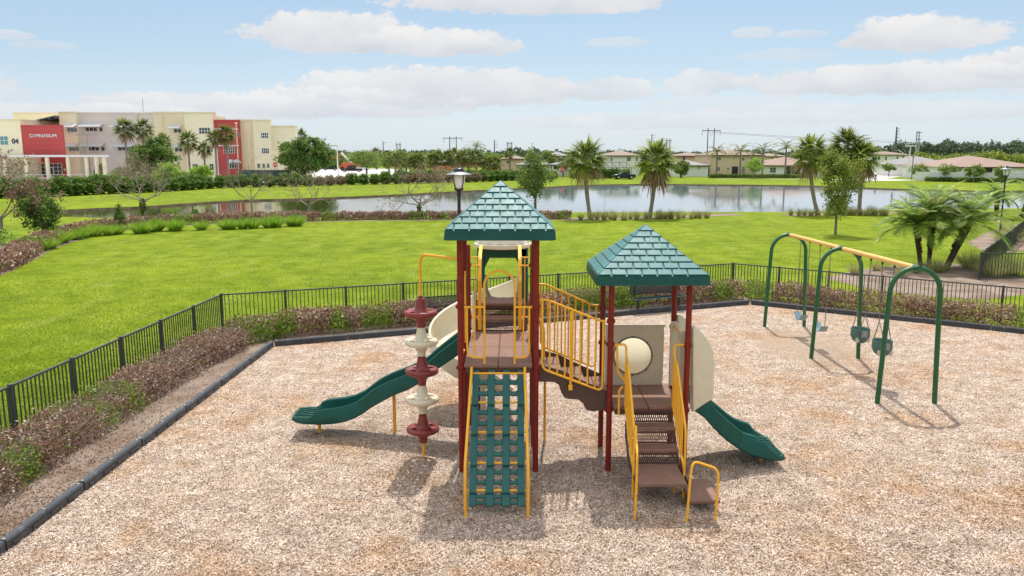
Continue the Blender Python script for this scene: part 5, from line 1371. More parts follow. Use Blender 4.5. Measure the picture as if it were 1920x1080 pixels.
Wn = [(0, 16, 255, 272, 160, 2, 2, 'paneteal'), (-60, -20, 255, 272, 160, 3, 2, 'paneteal'), (126, 145, 239, 248, 167, 3, 1, 'paneteal'), (129, 148.5, 275, 283.5, 167, 3, 1, 'paneteal'),
      (160, 183, 238, 246.5, 168, 3, 1, 'pane'), (186.5, 193, 238, 246.5, 168, 1, 1, 'pane'), (163, 186.5, 274.5, 283, 168, 3, 1, 'pane'), (190, 197, 274.5, 283, 168, 1, 1, 'pane'), (221, 255, 275, 283, 168, 4, 1, 'pane'),
      (219, 253, 238, 246.5, 168, 4, 1, 'pane'), (325.5, 341, 240.5, 249.5, 165, 2, 1, 'pane'), (327.5, 343, 275.5, 285, 165, 2, 1, 'pane'), (373, 394.5, 239, 251.5, 163.5, 4, 2, 'pane'), (387, 399.5, 274, 285.5, 163.5, 3, 1, 'pane'),
      (419, 427.5, 275.5, 287.5, 164.2, 2, 2, 'pane'), (428.5, 440, 275.5, 287.5, 164.2, 3, 2, 'pane'), (444, 448, 247, 257, 164.2, 1, 2, 'pane'), (444.5, 448, 278, 287.5, 164.2, 1, 2, 'pane'),
      (489, 503.5, 248.5, 259.5, 164, 4, 2, 'pane'), (490.5, 505, 277.5, 288, 164, 4, 2, 'pane'), (482.5, 488, 306.5, 315, 164, 2, 2, 'pane'), (492, 497, 306.5, 315, 164, 2, 2, 'pane'), (501, 505.5, 306.5, 315, 164, 2, 2, 'pane'),
      (393, 401, 307, 319, 163.5, 2, 2, 'pane'), (361, 372, 307, 319, 163.5, 2, 2, 'pane'), (430, 444, 306, 316, 164.2, 3, 1, 'pane')]
for u0, u1, v0, v1, Y, nc, nr, pn in Wn: winpx(SB, u0, u1, v0, v1, Y, nc, nr, pane=pn)
def awning(u0, u1, v, Y):
    z = Z(v, Y); xa, xb = X(u0, Y, z), X(u1, Y, z); b = MB()
    b.add([(xa, Y - 2.0, z - .35), (xb, Y - 2.0, z - .35), (xb, Y, z + .35), (xa, Y, z + .35), (xa, Y - 2.0, z - .45), (xb, Y - 2.0, z - .45), (xb, Y, z + .25), (xa, Y, z + .25)], [(0, 1, 2, 3), (7, 6, 5, 4), (0, 4, 5, 1), (3, 2, 6, 7), (0, 3, 7, 4), (1, 5, 6, 2)])
    for x in np.linspace(xa + .1, xb - .1, 4): b.beam((x, Y - 1.7, z - .40), (x, Y, z - .75), .07, .07)
    b.build('awning', M['awning'], SB, smooth=False)
for a in ((121, 146, 235, 167), (124, 149, 271.5, 167), (154, 195, 234, 168), (157, 198, 270.5, 168), (216, 256, 271, 168), (214, 254, 234.5, 168), (321, 342, 237, 165), (323, 344, 272.5, 165)): awning(*a)
for u in (434, 444):                                              # small metal hoods over the side door
    b = MB(); x = X(u, 163, 2); z = Z(305, 163); b.add([(x - .8, 162.5, z), (x + .8, 162.5, z), (x, 162.5, z + .7), (x - .8, 164.1, z), (x + .8, 164.1, z), (x, 164.1, z + .7)], [(0, 1, 2), (3, 5, 4), (0, 2, 5, 3), (1, 4, 5, 2), (0, 3, 4, 1)]); b.build('door_hood', M['awning'], SB, smooth=False)
cy_ = 150.5
b = MB(); b.prism([(X(-110, cy_, 4), cy_), (X(205, cy_, 4), cy_), (X(203, 159.5, 4), 159.5), (X(-110, cy_, 4), 159.5)], Z(294.5, cy_), Z(290.5, cy_), 'z'); b.build('canopy', M['white'], SB, smooth=False)
for u in (50.5, 90, 129, 163.5, 182, 196.5, 10):
    b = MB(); b.lathe([(.36, -.1), (.36, Z(294.6, cy_))], (X(u, cy_ + .6, 2), cy_ + .6, 0), 14); b.build('column', M['cream'], SB)
b = MB()
for z in (1.05, .55): b.tube([(X(50, 149, 1), 149, z), (X(330, 149, 1), 149, z)], .04, 6)
for x in np.linspace(X(50, 149), X(330, 149), 19): b.tube([(x, 149, -.05), (x, 149, 1.05)], .04, 6)
b.build('railing', M['white'], SB)
er = 165.9
dw = winpx(SB, 69, 117, 306, 328, er, 6, 3)
for u in (97, 91):
    b = MB(); b.box(X(u - 3.4, er, 2), X(u + 3.4, er, 2), er - .16, er - .09, -.05, Z(313, er)); d_ = b.build('door', M['white'], SB, smooth=False)
    p = MB(); p.box(X(u - 2.3, er, 2), X(u + 2.3, er, 2), er - .18, er - .165, .4, Z(315, er)); p.build('pane', M['pane'], d_, smooth=False)
for u in (66, 121): 
    b = MB(); b.box(X(u - 1.5, er, 2), X(u + 1.5, er, 2), er - .05, er - .005, Z(320, er), Z(316, er)); b.build('notice_plate', M['white'], SB, smooth=False)
def lettering(root, text, x, y, z, size, mat, name='lettering', bold=.03):
    cu = bpy.data.curves.new(name, 'FONT'); cu.body = text; cu.size = size; cu.extrude = .06; cu.offset = bold; cu.space_character = 1.0 if len(text) < 6 else 1.02; cu.align_x = 'CENTER'; cu.align_y = 'CENTER'
    to = bpy.data.objects.new('t', cu); me = bpy.data.meshes.new_from_object(to); bpy.data.objects.remove(to); me.materials.append(M[mat]); o = bpy.data.objects.new(name, me); COL.objects.link(o)
    if root is not None: o.parent = root; o.location = Vector((x, y, z)) - root.location
    else: o.location = (x, y, z)
    o.rotation_euler = (PI / 2, 0, 0); return o
lettering(SB, 'GYMNASIUM', X(80.5, 160, 8), 160.08, Z(254.7, 160), .92, 'letter', bold=.0)
lettering(SB, '04', X(29, 160, 7), 159.93, Z(265.3, 160), 1.35, 'navy', bold=.02)
for u, vt_ in ((467.5, 240), (445.8, 232), (308, 220), (262, 216)):
    yy = 162.9 if u > 400 else 164.7 if u > 290 else 167.7
    b = MB(); b.tube([(X(u, yy, 5), yy, .1), (X(u, yy, 5), yy, Z(vt_, yy))], .09, 6); b.box(X(u, yy, 5) - .22, X(u, yy, 5) + .22, yy - .15, yy + .1, Z(vt_, yy), Z(vt_, yy) + .3); b.build('downpipe', M['buff'], SB)
b = MB(); b.tube([(X(268.5, 175, 14), 175, 12), (X(268.5, 175, 14), 175, Z(185, 175))], .07, 5); b.build('antenna', M['steel'], SB)

def house(name, label, u0, u1, vb, ve, vr, Y, depth, wallm, roofm, wins=(), hip=1.0, over=.5, dark=None):
    zb_, ze, zr = 0, Z(ve, Y), Z(vr, Y + depth / 2)
    xa, xb = X(u0, Y, ze), X(u1, Y, ze); o = thing(name, label, 'house', ((xa + xb) / 2, Y, 0))
    b = MB(); b.box(xa, xb, Y, Y + depth, -.1, ze); b.build('wall', M[wallm], o, smooth=False)
    a, c, y0, y1 = xa - over, xb + over, Y - over, Y + depth + over; ym = (y0 + y1) / 2
    hx = min((c - a) / 2 - .05, (y1 - y0) / 2 * hip)
    b = MB(); b.add([(a, y0, ze), (c, y0, ze), (c, y1, ze), (a, y1, ze), (a + hx, ym, zr), (c - hx, ym, zr)], [(0, 1, 5, 4), (1, 2, 5), (2, 3, 4, 5), (3, 0, 4), (3, 2, 1, 0)])
    rf = b.build('roof', M[roofm], o, smooth=False)
    b = MB(); b.box(a - .02, c + .02, y0 - .04, y0 + .02, ze - .22, ze + .02); b.build('fascia', M['darkbrown'] if roofm != 'roofgrey' else M['dark'], rf, smooth=False)
    for wn in wins:
        if wn[-1] == 'void':
            b = MB(); p0, p1 = P(wn[0], wn[3], Y), P(wn[1], wn[2], Y); b.box(p0[0], p1[0], Y - .06, Y - .005, max(.05, p0[2]), p1[2]); b.build('patio_shade', M['dark'], o, smooth=False)  # flat dark panel put in for the shade inside the recess
        else: winpx(o, *wn[:4], Y, *wn[4:])
    return o
house('house', 'low white house with a grey tiled roof seen left of the lakeside oak', 972, 1034, 322, 309, 297, 186, 12, 'housewhite', 'roofgrey', ((985, 993, 311, 317, 2), (1008, 1016, 311, 317, 2)))
house('house', 'distant tan-roofed house left of the grey tiled houses', 938, 985, 318, 297.5, 290, 215, 12, 'housetan', 'rooftan', ((950, 956, 301, 307, 2),))
house('house', 'two-storey grey house whose tiled roof shows above the oak', 1029, 1064, 322, 292, 284, 205, 12, 'cargrey', 'roofgrey', ((1037, 1042, 298, 304, 2),))
house('house', 'single-storey white house with a flat grey roof left of the first cabbage palm', 1036, 1124, 325, 308.5, 298, 184, 14, 'housewhite', 'roofgrey', ((1038, 1048, 311, 317, 'void'), (1057, 1061, 312, 318, 1), (1079, 1083, 312, 318, 1), (1100, 1106, 312, 318, 2)))
h_ = house('house', 'two-storey white house with a tan tiled roof between the two cabbage palms', 1133, 1201, 323, 291.5, 282, 190, 13, 'housewhite', 'rooftan', ((1145, 1148, 295, 302, 1, 2), (1175, 1183, 294.5, 302, 2, 2), (1192, 1196, 294.5, 302, 1, 2)))
b = MB(); ya_, yb_ = 180, 188; xs_ = [X(u, 180, 2) for u in (1126, 1142, 1156, 1170, 1184)]
for x in xs_:
    b.beam((x, ya_, -.05), (x, ya_, 1.9), .08, .08); b.beam((x, ya_, 1.9), (x, yb_, 3.0), .08, .08); b.beam((x, yb_, -.05), (x, yb_, 3.0), .08, .08)
for z in (.9, 1.9): b.beam((xs_[0], ya_, z), (xs_[-1], ya_, z), .07, .07)
b.beam((xs_[0], yb_, 3.0), (xs_[-1], yb_, 3.0), .08, .08); b.build('pool_cage', M['dark'], h_, smooth=False)
house('house', 'low white garage wing with a grey roof right of the second cabbage palm', 1266, 1328, 328, 310, 300, 176, 12, 'housewhite', 'roofgrey', ((1283, 1287, 312, 317, 2), (1310, 1312, 312, 317, 1)))
house('house', 'two-storey tan house behind the white garage wing', 1268, 1332, 326, 292, 286, 196, 12, 'housetan', 'rooftan', ((1305, 1314, 293.5, 301, 2, 2), (1280, 1285, 293.5, 300, 1)))
house('house', 'two-storey beige house behind the row of royal palms', 1332, 1430, 330, 290.5, 280, 178, 15, 'housebeige', 'rooftan', ((1344, 1352, 294, 301, 2, 2), (1391, 1396, 296, 301, 2), (1408, 1416, 294, 300, 2), (1344, 1350, 313, 321, 2, 2), (1363, 1367, 314, 318, 2), (1372, 1384, 312, 326, 'void'), (1390, 1397, 312, 326, 3, 3)))
house('house', 'distant two-storey beige house seen just above the left end of the pink roof', 1436, 1474, 326, 293, 287, 204, 12, 'housebeige', 'rooftan', ((1446, 1450, 296, 301, 1, 2), (1460, 1465, 296, 301, 2, 2)))
house('house', 'single-storey white house with a pink tiled roof and a recessed patio', 1431, 1552, 330, 310, 294, 172, 14, 'housewhite', 'roofpink', ((1443, 1455, 314, 324, 2, 2), (1474, 1501, 313, 329, 'void'), (1483, 1490, 314.5, 328.5, 1, 1), (1518, 1525, 314, 324, 2, 2), (1530, 1538, 314, 324, 2, 2)))
house('house', 'two-storey white house with a tan roof behind the two dark cars', 1646, 1706, 326, 290, 283.5, 226, 13, 'housewhite', 'rooftan', ((1659, 1663, 293.5, 300, 2, 2), (1681, 1684, 293, 299, 1), (1692, 1695, 292.5, 300, 1), (1646, 1650, 293, 300, 1)))
house('house', 'low white house with a grey tiled roof right of the street light', 1697, 1790, 328, 308.5, 292, 176, 14, 'housewhite', 'roofgrey', ((1696.5, 1703, 312, 319, 2), (1716, 1722, 307, 322, 2, 2), (1751, 1757, 310.5, 320, 2, 2)))
house('house', 'low white house with a wide pink hip roof behind the white fence', 1782, 1950, 328, 313, 291.5, 150, 18, 'housewhite', 'roofpink', ((1796, 1803, 315.5, 321.5, 2), (1840, 1861, 314, 324, 'void'), (1815, 1822, 315.5, 321.5, 2), (1890, 1895, 314.5, 319, 1)))
wf_ = thing('vinyl_fence', 'long white vinyl privacy fence in front of the low houses at the right', 'fence', (84, 138, 0))
fp = resamp([(72.6, 145.2), (80, 139.6), (88, 134), (100, 126.2)], 2.4)
for i, (x, y) in enumerate(fp):
    b = MB(); b.box(x - .07, x + .07, y - .07, y + .07, -.05, 1.75); b.add([(x - .09, y - .09, 1.752), (x + .09, y - .09, 1.752), (x + .09, y + .09, 1.752), (x - .09, y + .09, 1.752), (x, y, 1.84)], [(0, 1, 4), (1, 2, 4), (2, 3, 4), (3, 0, 4)]); b.build('fence_post', M['white'], wf_, smooth=False)
    if i < len(fp) - 1:
        q = fp[i + 1]; b = MB(); d = _n(np.array(q) - np.array((x, y))); a_ = np.array((x, y)) + d * .08; e_ = np.array(q) - d * .08
        b.beam((*a_, .85), (*e_, .85), .04, 1.5)
        for z in (.15, 1.62): b.beam((*a_, z), (*e_, z), .07, .13)
        b.build('fence_panel', M['white'], wf_, smooth=False)
sf = thing('screen_fence', 'dark green screened fence in front of the cream school tower', 'fence', (-48, 155, 0))
xs_ = np.linspace(X(449, 152), X(546, 152), 9)
for i, x in enumerate(xs_):
    b = MB(); b.lathe([(.05, -.05), (.05, 2.0), (0, 2.03)], (x, 152, 0), 8); b.build('fence_post', M['greyscreen'], sf)
    if i < 8: b = MB(); b.box(x + .05, xs_[i + 1] - .05, 151.98, 152.02, .1, 1.85); b.build('fence_screen', M['greyscreen'], sf, smooth=False)
cf = thing('chain_fence', 'thin grey fence in front of the grey-roofed white house', 'fence', (10, 165, 0)); xs_ = np.linspace(X(1032, 164), X(1094, 164), 6)
for i, x in enumerate(xs_):
    b = MB(); b.lathe([(.04, -.05), (.04, 1.5), (0, 1.52)], (x, 164, 0), 8); b.build('fence_post', M['cargrey'], cf)
    if i < 5:
        b = MB()
        for z in (.2, 1.45): b.beam((x + .04, 164, z), (xs_[i + 1] - .04, 164, z), .04, .04)
        for s in np.linspace(x + .2, xs_[i + 1] - .2, 10): b.beam((s, 164, .2), (s, 164, 1.45), .025, .025)
        b.build('picket_panel', M['cargrey'], cf, smooth=False)

# ---------------------------------------------------------------- vehicles
def car(name, label, u, v, rz, paint, L=4.5, W=1.8, H=1.5, kind='suv', loc=None):
    x, y = G(u, v) if loc is None else loc; o = thing(name, label, 'car' if kind != 'pickup' else 'pickup truck', (0, 0, 0)); h = L / 2
    prof = [(-h, .35), (-h, .75), (-h + .1, .9), (-h + .95, 1.0), (h - .1, .98), (h, .85), (h, .35), (h - .45, .28), (-h + .45, .28)]
    b = MB(); b.prism(prof, -W / 2, W / 2); b.build('body', M[paint], o, bevel=.08, segs=3)
    cab = [(-h + 1.0, 1.0), (-h + 1.7, H - .03), (h - .5 if kind == 'suv' else h - 1.5, H), (h - .1 if kind == 'suv' else h - 1.1, .98)]
    if kind == 'pickup': cab = [(-h + 1.3, 1.0), (-h + 1.9, H + .2), (h - 1.9, H + .2), (h - 1.7, .98)]
    b = MB(); b.prism(cab, -W / 2 + .12, W / 2 - .12); b.build('cabin_glass', M['carglass'], o, bevel=.06)
    b = MB(); b.prism([(cab[1][0] - .05, cab[1][1] + .004), (cab[1][0] + .1, cab[1][1] + .05), (cab[2][0] - .1, cab[2][1] + .05), (cab[2][0] + .05, cab[2][1] + .004)], -W / 2 + .14, W / 2 - .14); b.build('roof_panel', M[paint], o)
    for sx in (-1, 1):
        for sy in (-1, 1):
            b = MB(); b.lathe([(0, -.11), (.24, -.11), (.34, -.09), (.34, .09), (.24, .11), (0, .11)], (0, 0, 0), 20); q = b.V[-1]
            b.V[-1] = np.stack([q[:, 0] + sx * (h - .85), q[:, 2] + sy * (W / 2 - .1), q[:, 1] + .34], 1); wh = b.build('wheel', M['tyre'], o)
            b = MB(); b.lathe([(0, .115), (.2, .115), (.22, .10)], (0, 0, 0), 16); q = b.V[-1]; b.V[-1] = np.stack([q[:, 0] + sx * (h - .85), sy * q[:, 2] + sy * (W / 2 - .1), q[:, 1] + .34], 1); b.build('rim', M['steel'], wh)
    for sy in (-1, 1):
        b = MB(); b.box(-h - .02, -h + .1, sy * (W / 2 - .3) - .17, sy * (W / 2 - .3) + .17, .66, .80); b.build('headlight', M['headlight'], o)
    o.location = (x, y, .004); o.rotation_euler = (0, 0, rz); return o
car('parked_suv', 'dark suv parked beside the round tree at the left of the car park', 619, 319.5, .3, 'carblack')
car('parked_pickup', 'black pickup truck parked in front of the orange lift', 660, 322.5, .1, 'carblack', 5.6, 1.9, 1.6, 'pickup')
car('parked_car', 'white car parked just right of the black pickup', 679, 320.3, .2, 'carwhite', 4.4, 1.8, 1.4, 'sedan')
car('parked_car', 'dark car on the driveway left of the street light', 1664, 326.5, 2.6, 'carblack', 4.5, 1.8, 1.4, 'sedan')
car('parked_suv', 'black suv with a bright hood on the driveway behind the dark car', 1683, 325, 2.7, 'carblack', 4.8, 1.9, 1.7)
car('parked_car', 'dark small car beside the clipped hedge below the pool cage', 1166, 332.5, .1, 'carblack', 4.2, 1.75, 1.4, 'sedan', (X(1170, 156), 156))
bl_ = thing('boom_lift', 'orange boom lift with a raised white arm in the car park', 'boom lift', (0, 0, 0)); lx, ly = X(656, 245), 245
b = MB(); b.box(lx - 3, lx + 3, ly - 1.2, ly + 1.2, .5, 1.3); b.box(lx - 2.2, lx + 2.6, ly - 1.1, ly + 1.1, 1.302, 2.3); b.build('chassis', M['orange'], bl_, bevel=.1)
for sx in (-1, 1):
    for sy in (-1, 1):
        b = MB(); b.lathe([(0, -.25), (.55, -.25), (.6, 0), (.55, .25), (0, .25)], (0, 0, 0), 18); q = b.V[-1]; b.V[-1] = np.stack([q[:, 0] + lx + sx * 2.1, q[:, 2] + ly + sy * 1.2, q[:, 1] + .6], 1); b.build('wheel', M['tyre'], bl_)
b = MB(); b.beam((lx + .5, ly, 2.3), P(640, 286.5, ly), .45, .55); b.build('boom', M['white'], bl_)
p_ = P(629, 290.5, ly); b = MB(); b.beam(P(640, 286.5, ly), (p_[0] + .8, ly, p_[2]), .3, .3); b.box(p_[0] - 1, p_[0] + .8, ly - .8, ly + .8, p_[2] - 1.1, p_[2] - .8)
for dx in (-1, .72): 
    for dy in (-.8, .72): b.box(p_[0] + dx, p_[0] + dx + .08, ly + dy, ly + dy + .08, p_[2] - .8, p_[2] + .3)
for dy in (-.8, .72): b.box(p_[0] - 1, p_[0] + .8, ly + dy, ly + dy + .08, p_[2] + .301, p_[2] + .4)
b.build('basket', M['orange'], bl_, smooth=False)

# ---------------------------------------------------------------- poles, lights, signs
def pole_thing(name, label, cat, parts, group=None, loc=None):
    o = thing(name, label, cat, loc, group)
    for nm, b, m in parts: b.build(nm, M[m], o)
    return o
def hframe(label, u0, u1, ua, ub, vt, va, Y, r=.24):
    x0, x1 = X(u0, Y, 12), X(u1, Y, 12); zt_ = Z(vt, Y); za_ = Z(va, Y)
    o = thing('power_pole', label, 'power pole', ((x0 + x1) / 2, Y, 0))
    for x in (x0, x1): b = MB(); b.tube([(x, Y, -.1), (x, Y, zt_)], [r * 1.3, r * .8], 8); b.build('pole', M['cargrey'], o)
    b = MB(); b.beam((X(ua, Y, za_), Y - .2, za_), (X(ub, Y, za_), Y - .2, za_), .25, .35); b.build('crossarm', M['cargrey'], o, smooth=False)
    for f in (.02, .5, .98):
        x = X(ua, Y, za_) * (1 - f) + X(ub, Y, za_) * f; b = MB(); dx = (x1 - x0) * .3
        if f == .5: b.tube([(x - dx, Y - .2, za_), (x, Y - .2, za_ - 3), (x + dx, Y - .2, za_)], .09, 4)
        else: b.tube([(x, Y - .2, za_), (x, Y - .2, za_ - 2.2)], .09, 4)
        b.build('insulator', M['cargrey'], o)
hframe('twin-post power pole with a wide crossarm above the middle of the tree line', 843, 855.5, 831, 867, 255.5, 259, 420)
hframe('twin-post power pole with a wide crossarm above the beige house', 1327, 1339, 1316, 1351, 240, 245, 380)
hframe('tiny far twin-post power pole left of the middle of the tree line', 744, 750, 742, 752, 267, 270.5, 640, .3)
hframe('small far twin-post power pole above the grey tiled houses', 952, 958.5, 950, 961, 266, 268.5, 560, .3)
hframe('small far twin-post power pole right of the second cabbage palm', 1250, 1256, 1247, 1259, 259.5, 263, 560, .3)
def single(label, u, vt, Y, r, arms=()):
    x = X(u, Y, 8); zt_ = Z(vt, Y); o = thing('power_pole', label, 'power pole', (x, Y, 0)); b = MB(); b.tube([(x, Y, -.1), (x, Y, zt_)], [r * 1.4, r * .7], 8); b.build('pole', M['cargrey'], o)
    for k, dv in enumerate(arms):
        z = Z(vt + dv, Y); b = MB(); b.beam((x, Y, z), (x + Y * .0042, Y, z + .2), .25, .2); b.build('arm', M['cargrey'], o)
single('single power pole with short arms left of the middle palms', 927, 262, 430, .3, (5, 10, 15)); single('thin single power pole above the far trees in the middle left', 718.5, 265, 430, .28, (3,))
single('tall leaning-grey steel power pole above the white house at the right', 1679, 238, 360, .45, (4, 9, 14, 20, 26)); single('single power pole behind the second cabbage palm', 1221.5, 251, 420, .28, (3, 7)); single('short power pole among the roofs left of the oak', 975, 279, 330, .22, (2,))
o = thing('power_pole', 'pair of close power poles above the grey tiled house at the right', 'power pole', (X(1721, 340), 340, 0))
for u in (1718.5, 1723): b = MB(); b.tube([(X(u - 2.5, 340), 340, -.1), (X(u, 340, 12), 340, Z(246, 340))], [.4, .25], 8); b.build('pole', M['steel'], o)
for v in (248.5, 261.5): b = MB(); b.beam((X(1717, 340, 12), 339.7, Z(v, 340)), (X(1727, 340, 12), 339.7, Z(v, 340)), .2, .25); b.build('crossarm', M['cargrey'], o)
single('thin power pole in front of the pines at the right', 1827, 270, 300, .2, ())
wo = MB()
for va, vb_ in ((247, 273), (249, 276)):
    p, q = np.array(P(1340, va, 380)), np.array(P(1985, vb_, 430)); k = np.linspace(0, 1, 16)[:, None]; pts_ = p + (q - p) * k; pts_[:, 2] -= 4 * (k[:, 0] * (1 - k[:, 0])) * 1.2; wo.tube(pts_, .055, 4)
tag(wo.build('power_line', M['cargrey']), 'thin pair of overhead wires running right from the twin-post pole above the beige house', 'power line')
def carlight(label, u, vt, vb, arm, Y=None, two=True):
    x, y = G(u, vb); h = Z(vt, y); o = thing('parking_light', label, 'light pole', (x, y, 0)); b = MB(); b.tube([(x, y, -.05), (x, y, h)], [.16, .1], 8); b.build('pole', M['white'] if arm else M['asphalt'], o)
    b = MB(); b.box(x - 1.9, x - .2, y - .3, y + .3, h, h + .18); 
    if two: b.box(x + .2, x + 1.9, y - .3, y + .3, h, h + .18)
    b.box(x - .22, x + .22, y - .06, y + .06, h + .02, h + .1); b.build('lamp_head', M['asphalt'], o, smooth=False); return o
carlight('twin-headed car park light in front of the mauve school wall', 170, 254, 337, 0); carlight('slim car park light pole right of the round tree', 634, 274, 330, 1, two=False)
carlight('slim white car park light pole beside the red school wing', 410, 264, 340, 1, two=False)
x, y = G(1700, 335); h = Z(274.5, y); o = thing('street_light', 'white street light with a square head and side arm at the end of the street', 'street light', (x, y, 0))
b = MB(); b.tube([(x, y, -.05), (x + .3, y, h)], [.16, .1], 8); b.build('pole', M['white'], o); b = MB(); b.box(x - .6, x + 1.1, y - .5, y + .5, h, h + .2); b.build('lamp_head', M['white'], o, smooth=False)
b = MB(); b.tube(fillet([(x + .2, y, h - 2.2), (x - 1.5, y, h - 1.0), (x - 2.2, y, h - .7)], .5), .06, 6); b.build('arm', M['white'], o)
x, y = G(1135, 334); h = Z(282, y); o = thing('street_light', 'thin white street light with a curved arm right of the first cabbage palm', 'street light', (x, y, 0)); b = MB(); b.tube(fillet([(x, y, -.05), (x, y, h - .3), (x - .4, y, h), (x - 1.4, y, h + .1)], .4), .07, 6); b.build('pole', M['white'], o); b = MB(); b.box(x - 2.0, x - 1.38, y - .12, y + .12, h + .04, h + .14); b.build('lamp_head', M['white'], o)
x, y = G(1709, 337); h = Z(296, y); o = thing('lamp_post', 'small dark lamp post at the corner of the white fence', 'lamp post', (x, y, 0)); b = MB(); b.tube([(x, y, -.05), (x, y, h)], .07, 8); b.build('pole', M['black'], o); b = MB(); b.lathe([(.06, 0), (.2, .3), (.22, .32), (0, .5)], (x, y, h), 10); b.build('lantern', M['black'], o)
x, y = G(1641, 343); o = thing('sign_post', 'short black post on the grass left of the street', 'sign post', (x, y, 0)); b = MB(); b.tube([(x, y, -.05), (x, y, 1.4)], .05, 6); b.build('pole', M['black'], o); b = MB(); b.box(x - .15, x + .15, y - .08, y - .06, 1.0, 1.4); b.build('sign_plate', M['black'], o)
def stop(label, u, v, Y):
    x, _, z = P(u, v, Y); o = thing('stop_sign', label, 'road sign', (x, Y, 0)); b = MB(); b.tube([(x, Y, -.05), (x, Y, z + .3)], .05, 6); b.build('pole', M['steel'], o)
    b = MB(); b.prism([(x + .5 * math.cos(PI / 8 + k * PI / 4), z + .5 * math.sin(PI / 8 + k * PI / 4)) for k in range(8)], Y - .12, Y - .08); pl = b.build('sign_plate', M['signred'], o, smooth=False)
    lettering(o, 'STOP', x, Y - .13, z, .36, 'letter', 'lettering', .006)
stop('red stop sign in front of the cream school tower', 516.5, 309, 160); stop('red stop sign near the grey fence by the flat-roofed white house', 1053.5, 318, 160)

# ---------------------------------------------------------------- trees of the middle distance
PG = 'palms in front of the school'
for i, (u, vt, R, Y, lab) in enumerate(((236, 219, 1.95, 140, 'tall fan palm left of the pair before the mauve wall'), (270, 221, 1.85, 142, 'tall fan palm right of the pair before the mauve wall'), (306, 248, 1.6, 146, 'fan palm rising behind the big round tree'),
        (353, 243.5, 1.8, 138, 'fan palm before the cream wall right of the round tree'), (382, 263, 1.4, 140, 'shortest fan palm before the cream wall'), (404, 240, 1.55, 138, 'fan palm left of the pair before the red wing'), (425.5, 231.5, 1.75, 140, 'fan palm right of the pair before the red wing'),
        (540, 244.5, 1.6, 175, 'fan palm left behind the big dark oak'), (566, 241, 1.8, 185, 'fan palm right behind the big dark oak'))):
    fanpalm('fan_palm', lab, X(u, Y, 6), Y, Z(vt, Y), R * 1.22, 'sabaldark', 100 + i, dead=5, nf=30, tr=.17, group=PG, seg=14, lw=.06)
broadleaf('round_tree', 'big round dense green tree before the mauve school wall', X(290, 132), 132, 7, (3.7, 3.3, 3.3), 3.7, 'darktree', 12000, .22, 121, clumps=70, cl=.2, tr=.3, hollow=.6)
broadleaf('round_tree', 'big dark spreading oak at the right end of the school', X(571, 150), 150, 7, (5.3, 4.6, 3.2), 4.6, 'darktree', 14000, .25, 122, clumps=80, cl=.2, tr=.35, hollow=.6)
broadleaf('lime_tree', 'lime-green small tree beside the big round tree', X(314, 122), 122, 4, (1.9, 1.7, 1.35), 2.1, 'lime', 3200, .16, 123, clumps=36, cl=.28)
broadleaf('lime_tree', 'lime-green small tree below the palms at the cream wall', X(379, 126), 126, 4, (1.8, 1.6, 1.4), 1.8, 'lime', 3200, .16, 124, clumps=36, cl=.28)
shrub('bush', 'dark bush at the foot of the mauve school wall', X(232, 145), 145, 2.2, 1.5, 2.4, 'darktree', 1200, .16, 125); shrub('bush', 'low dark bush at the foot of the cream school wall', X(346, 150), 150, 1.9, 1.2, 1.5, 'darktree', 900, .15, 126)
shrub('bush', 'green bush between the white canopy columns', X(190, 152), 152, 1.1, 1.1, 2.9, 'hedge', 900, .15, 127)
baretree('bare_tree', 'bare grey tree in front of the big round tree', X(268, 119), 119, 4.4, 128, nl=300, lsz=.12, tr=.12, depth=4)
shrub('bush', 'twiggy bush just left of the big round tree', X(233, 132), 132, 1.8, 1.2, 2.8, 'brownhedge', 700, .13, 129)
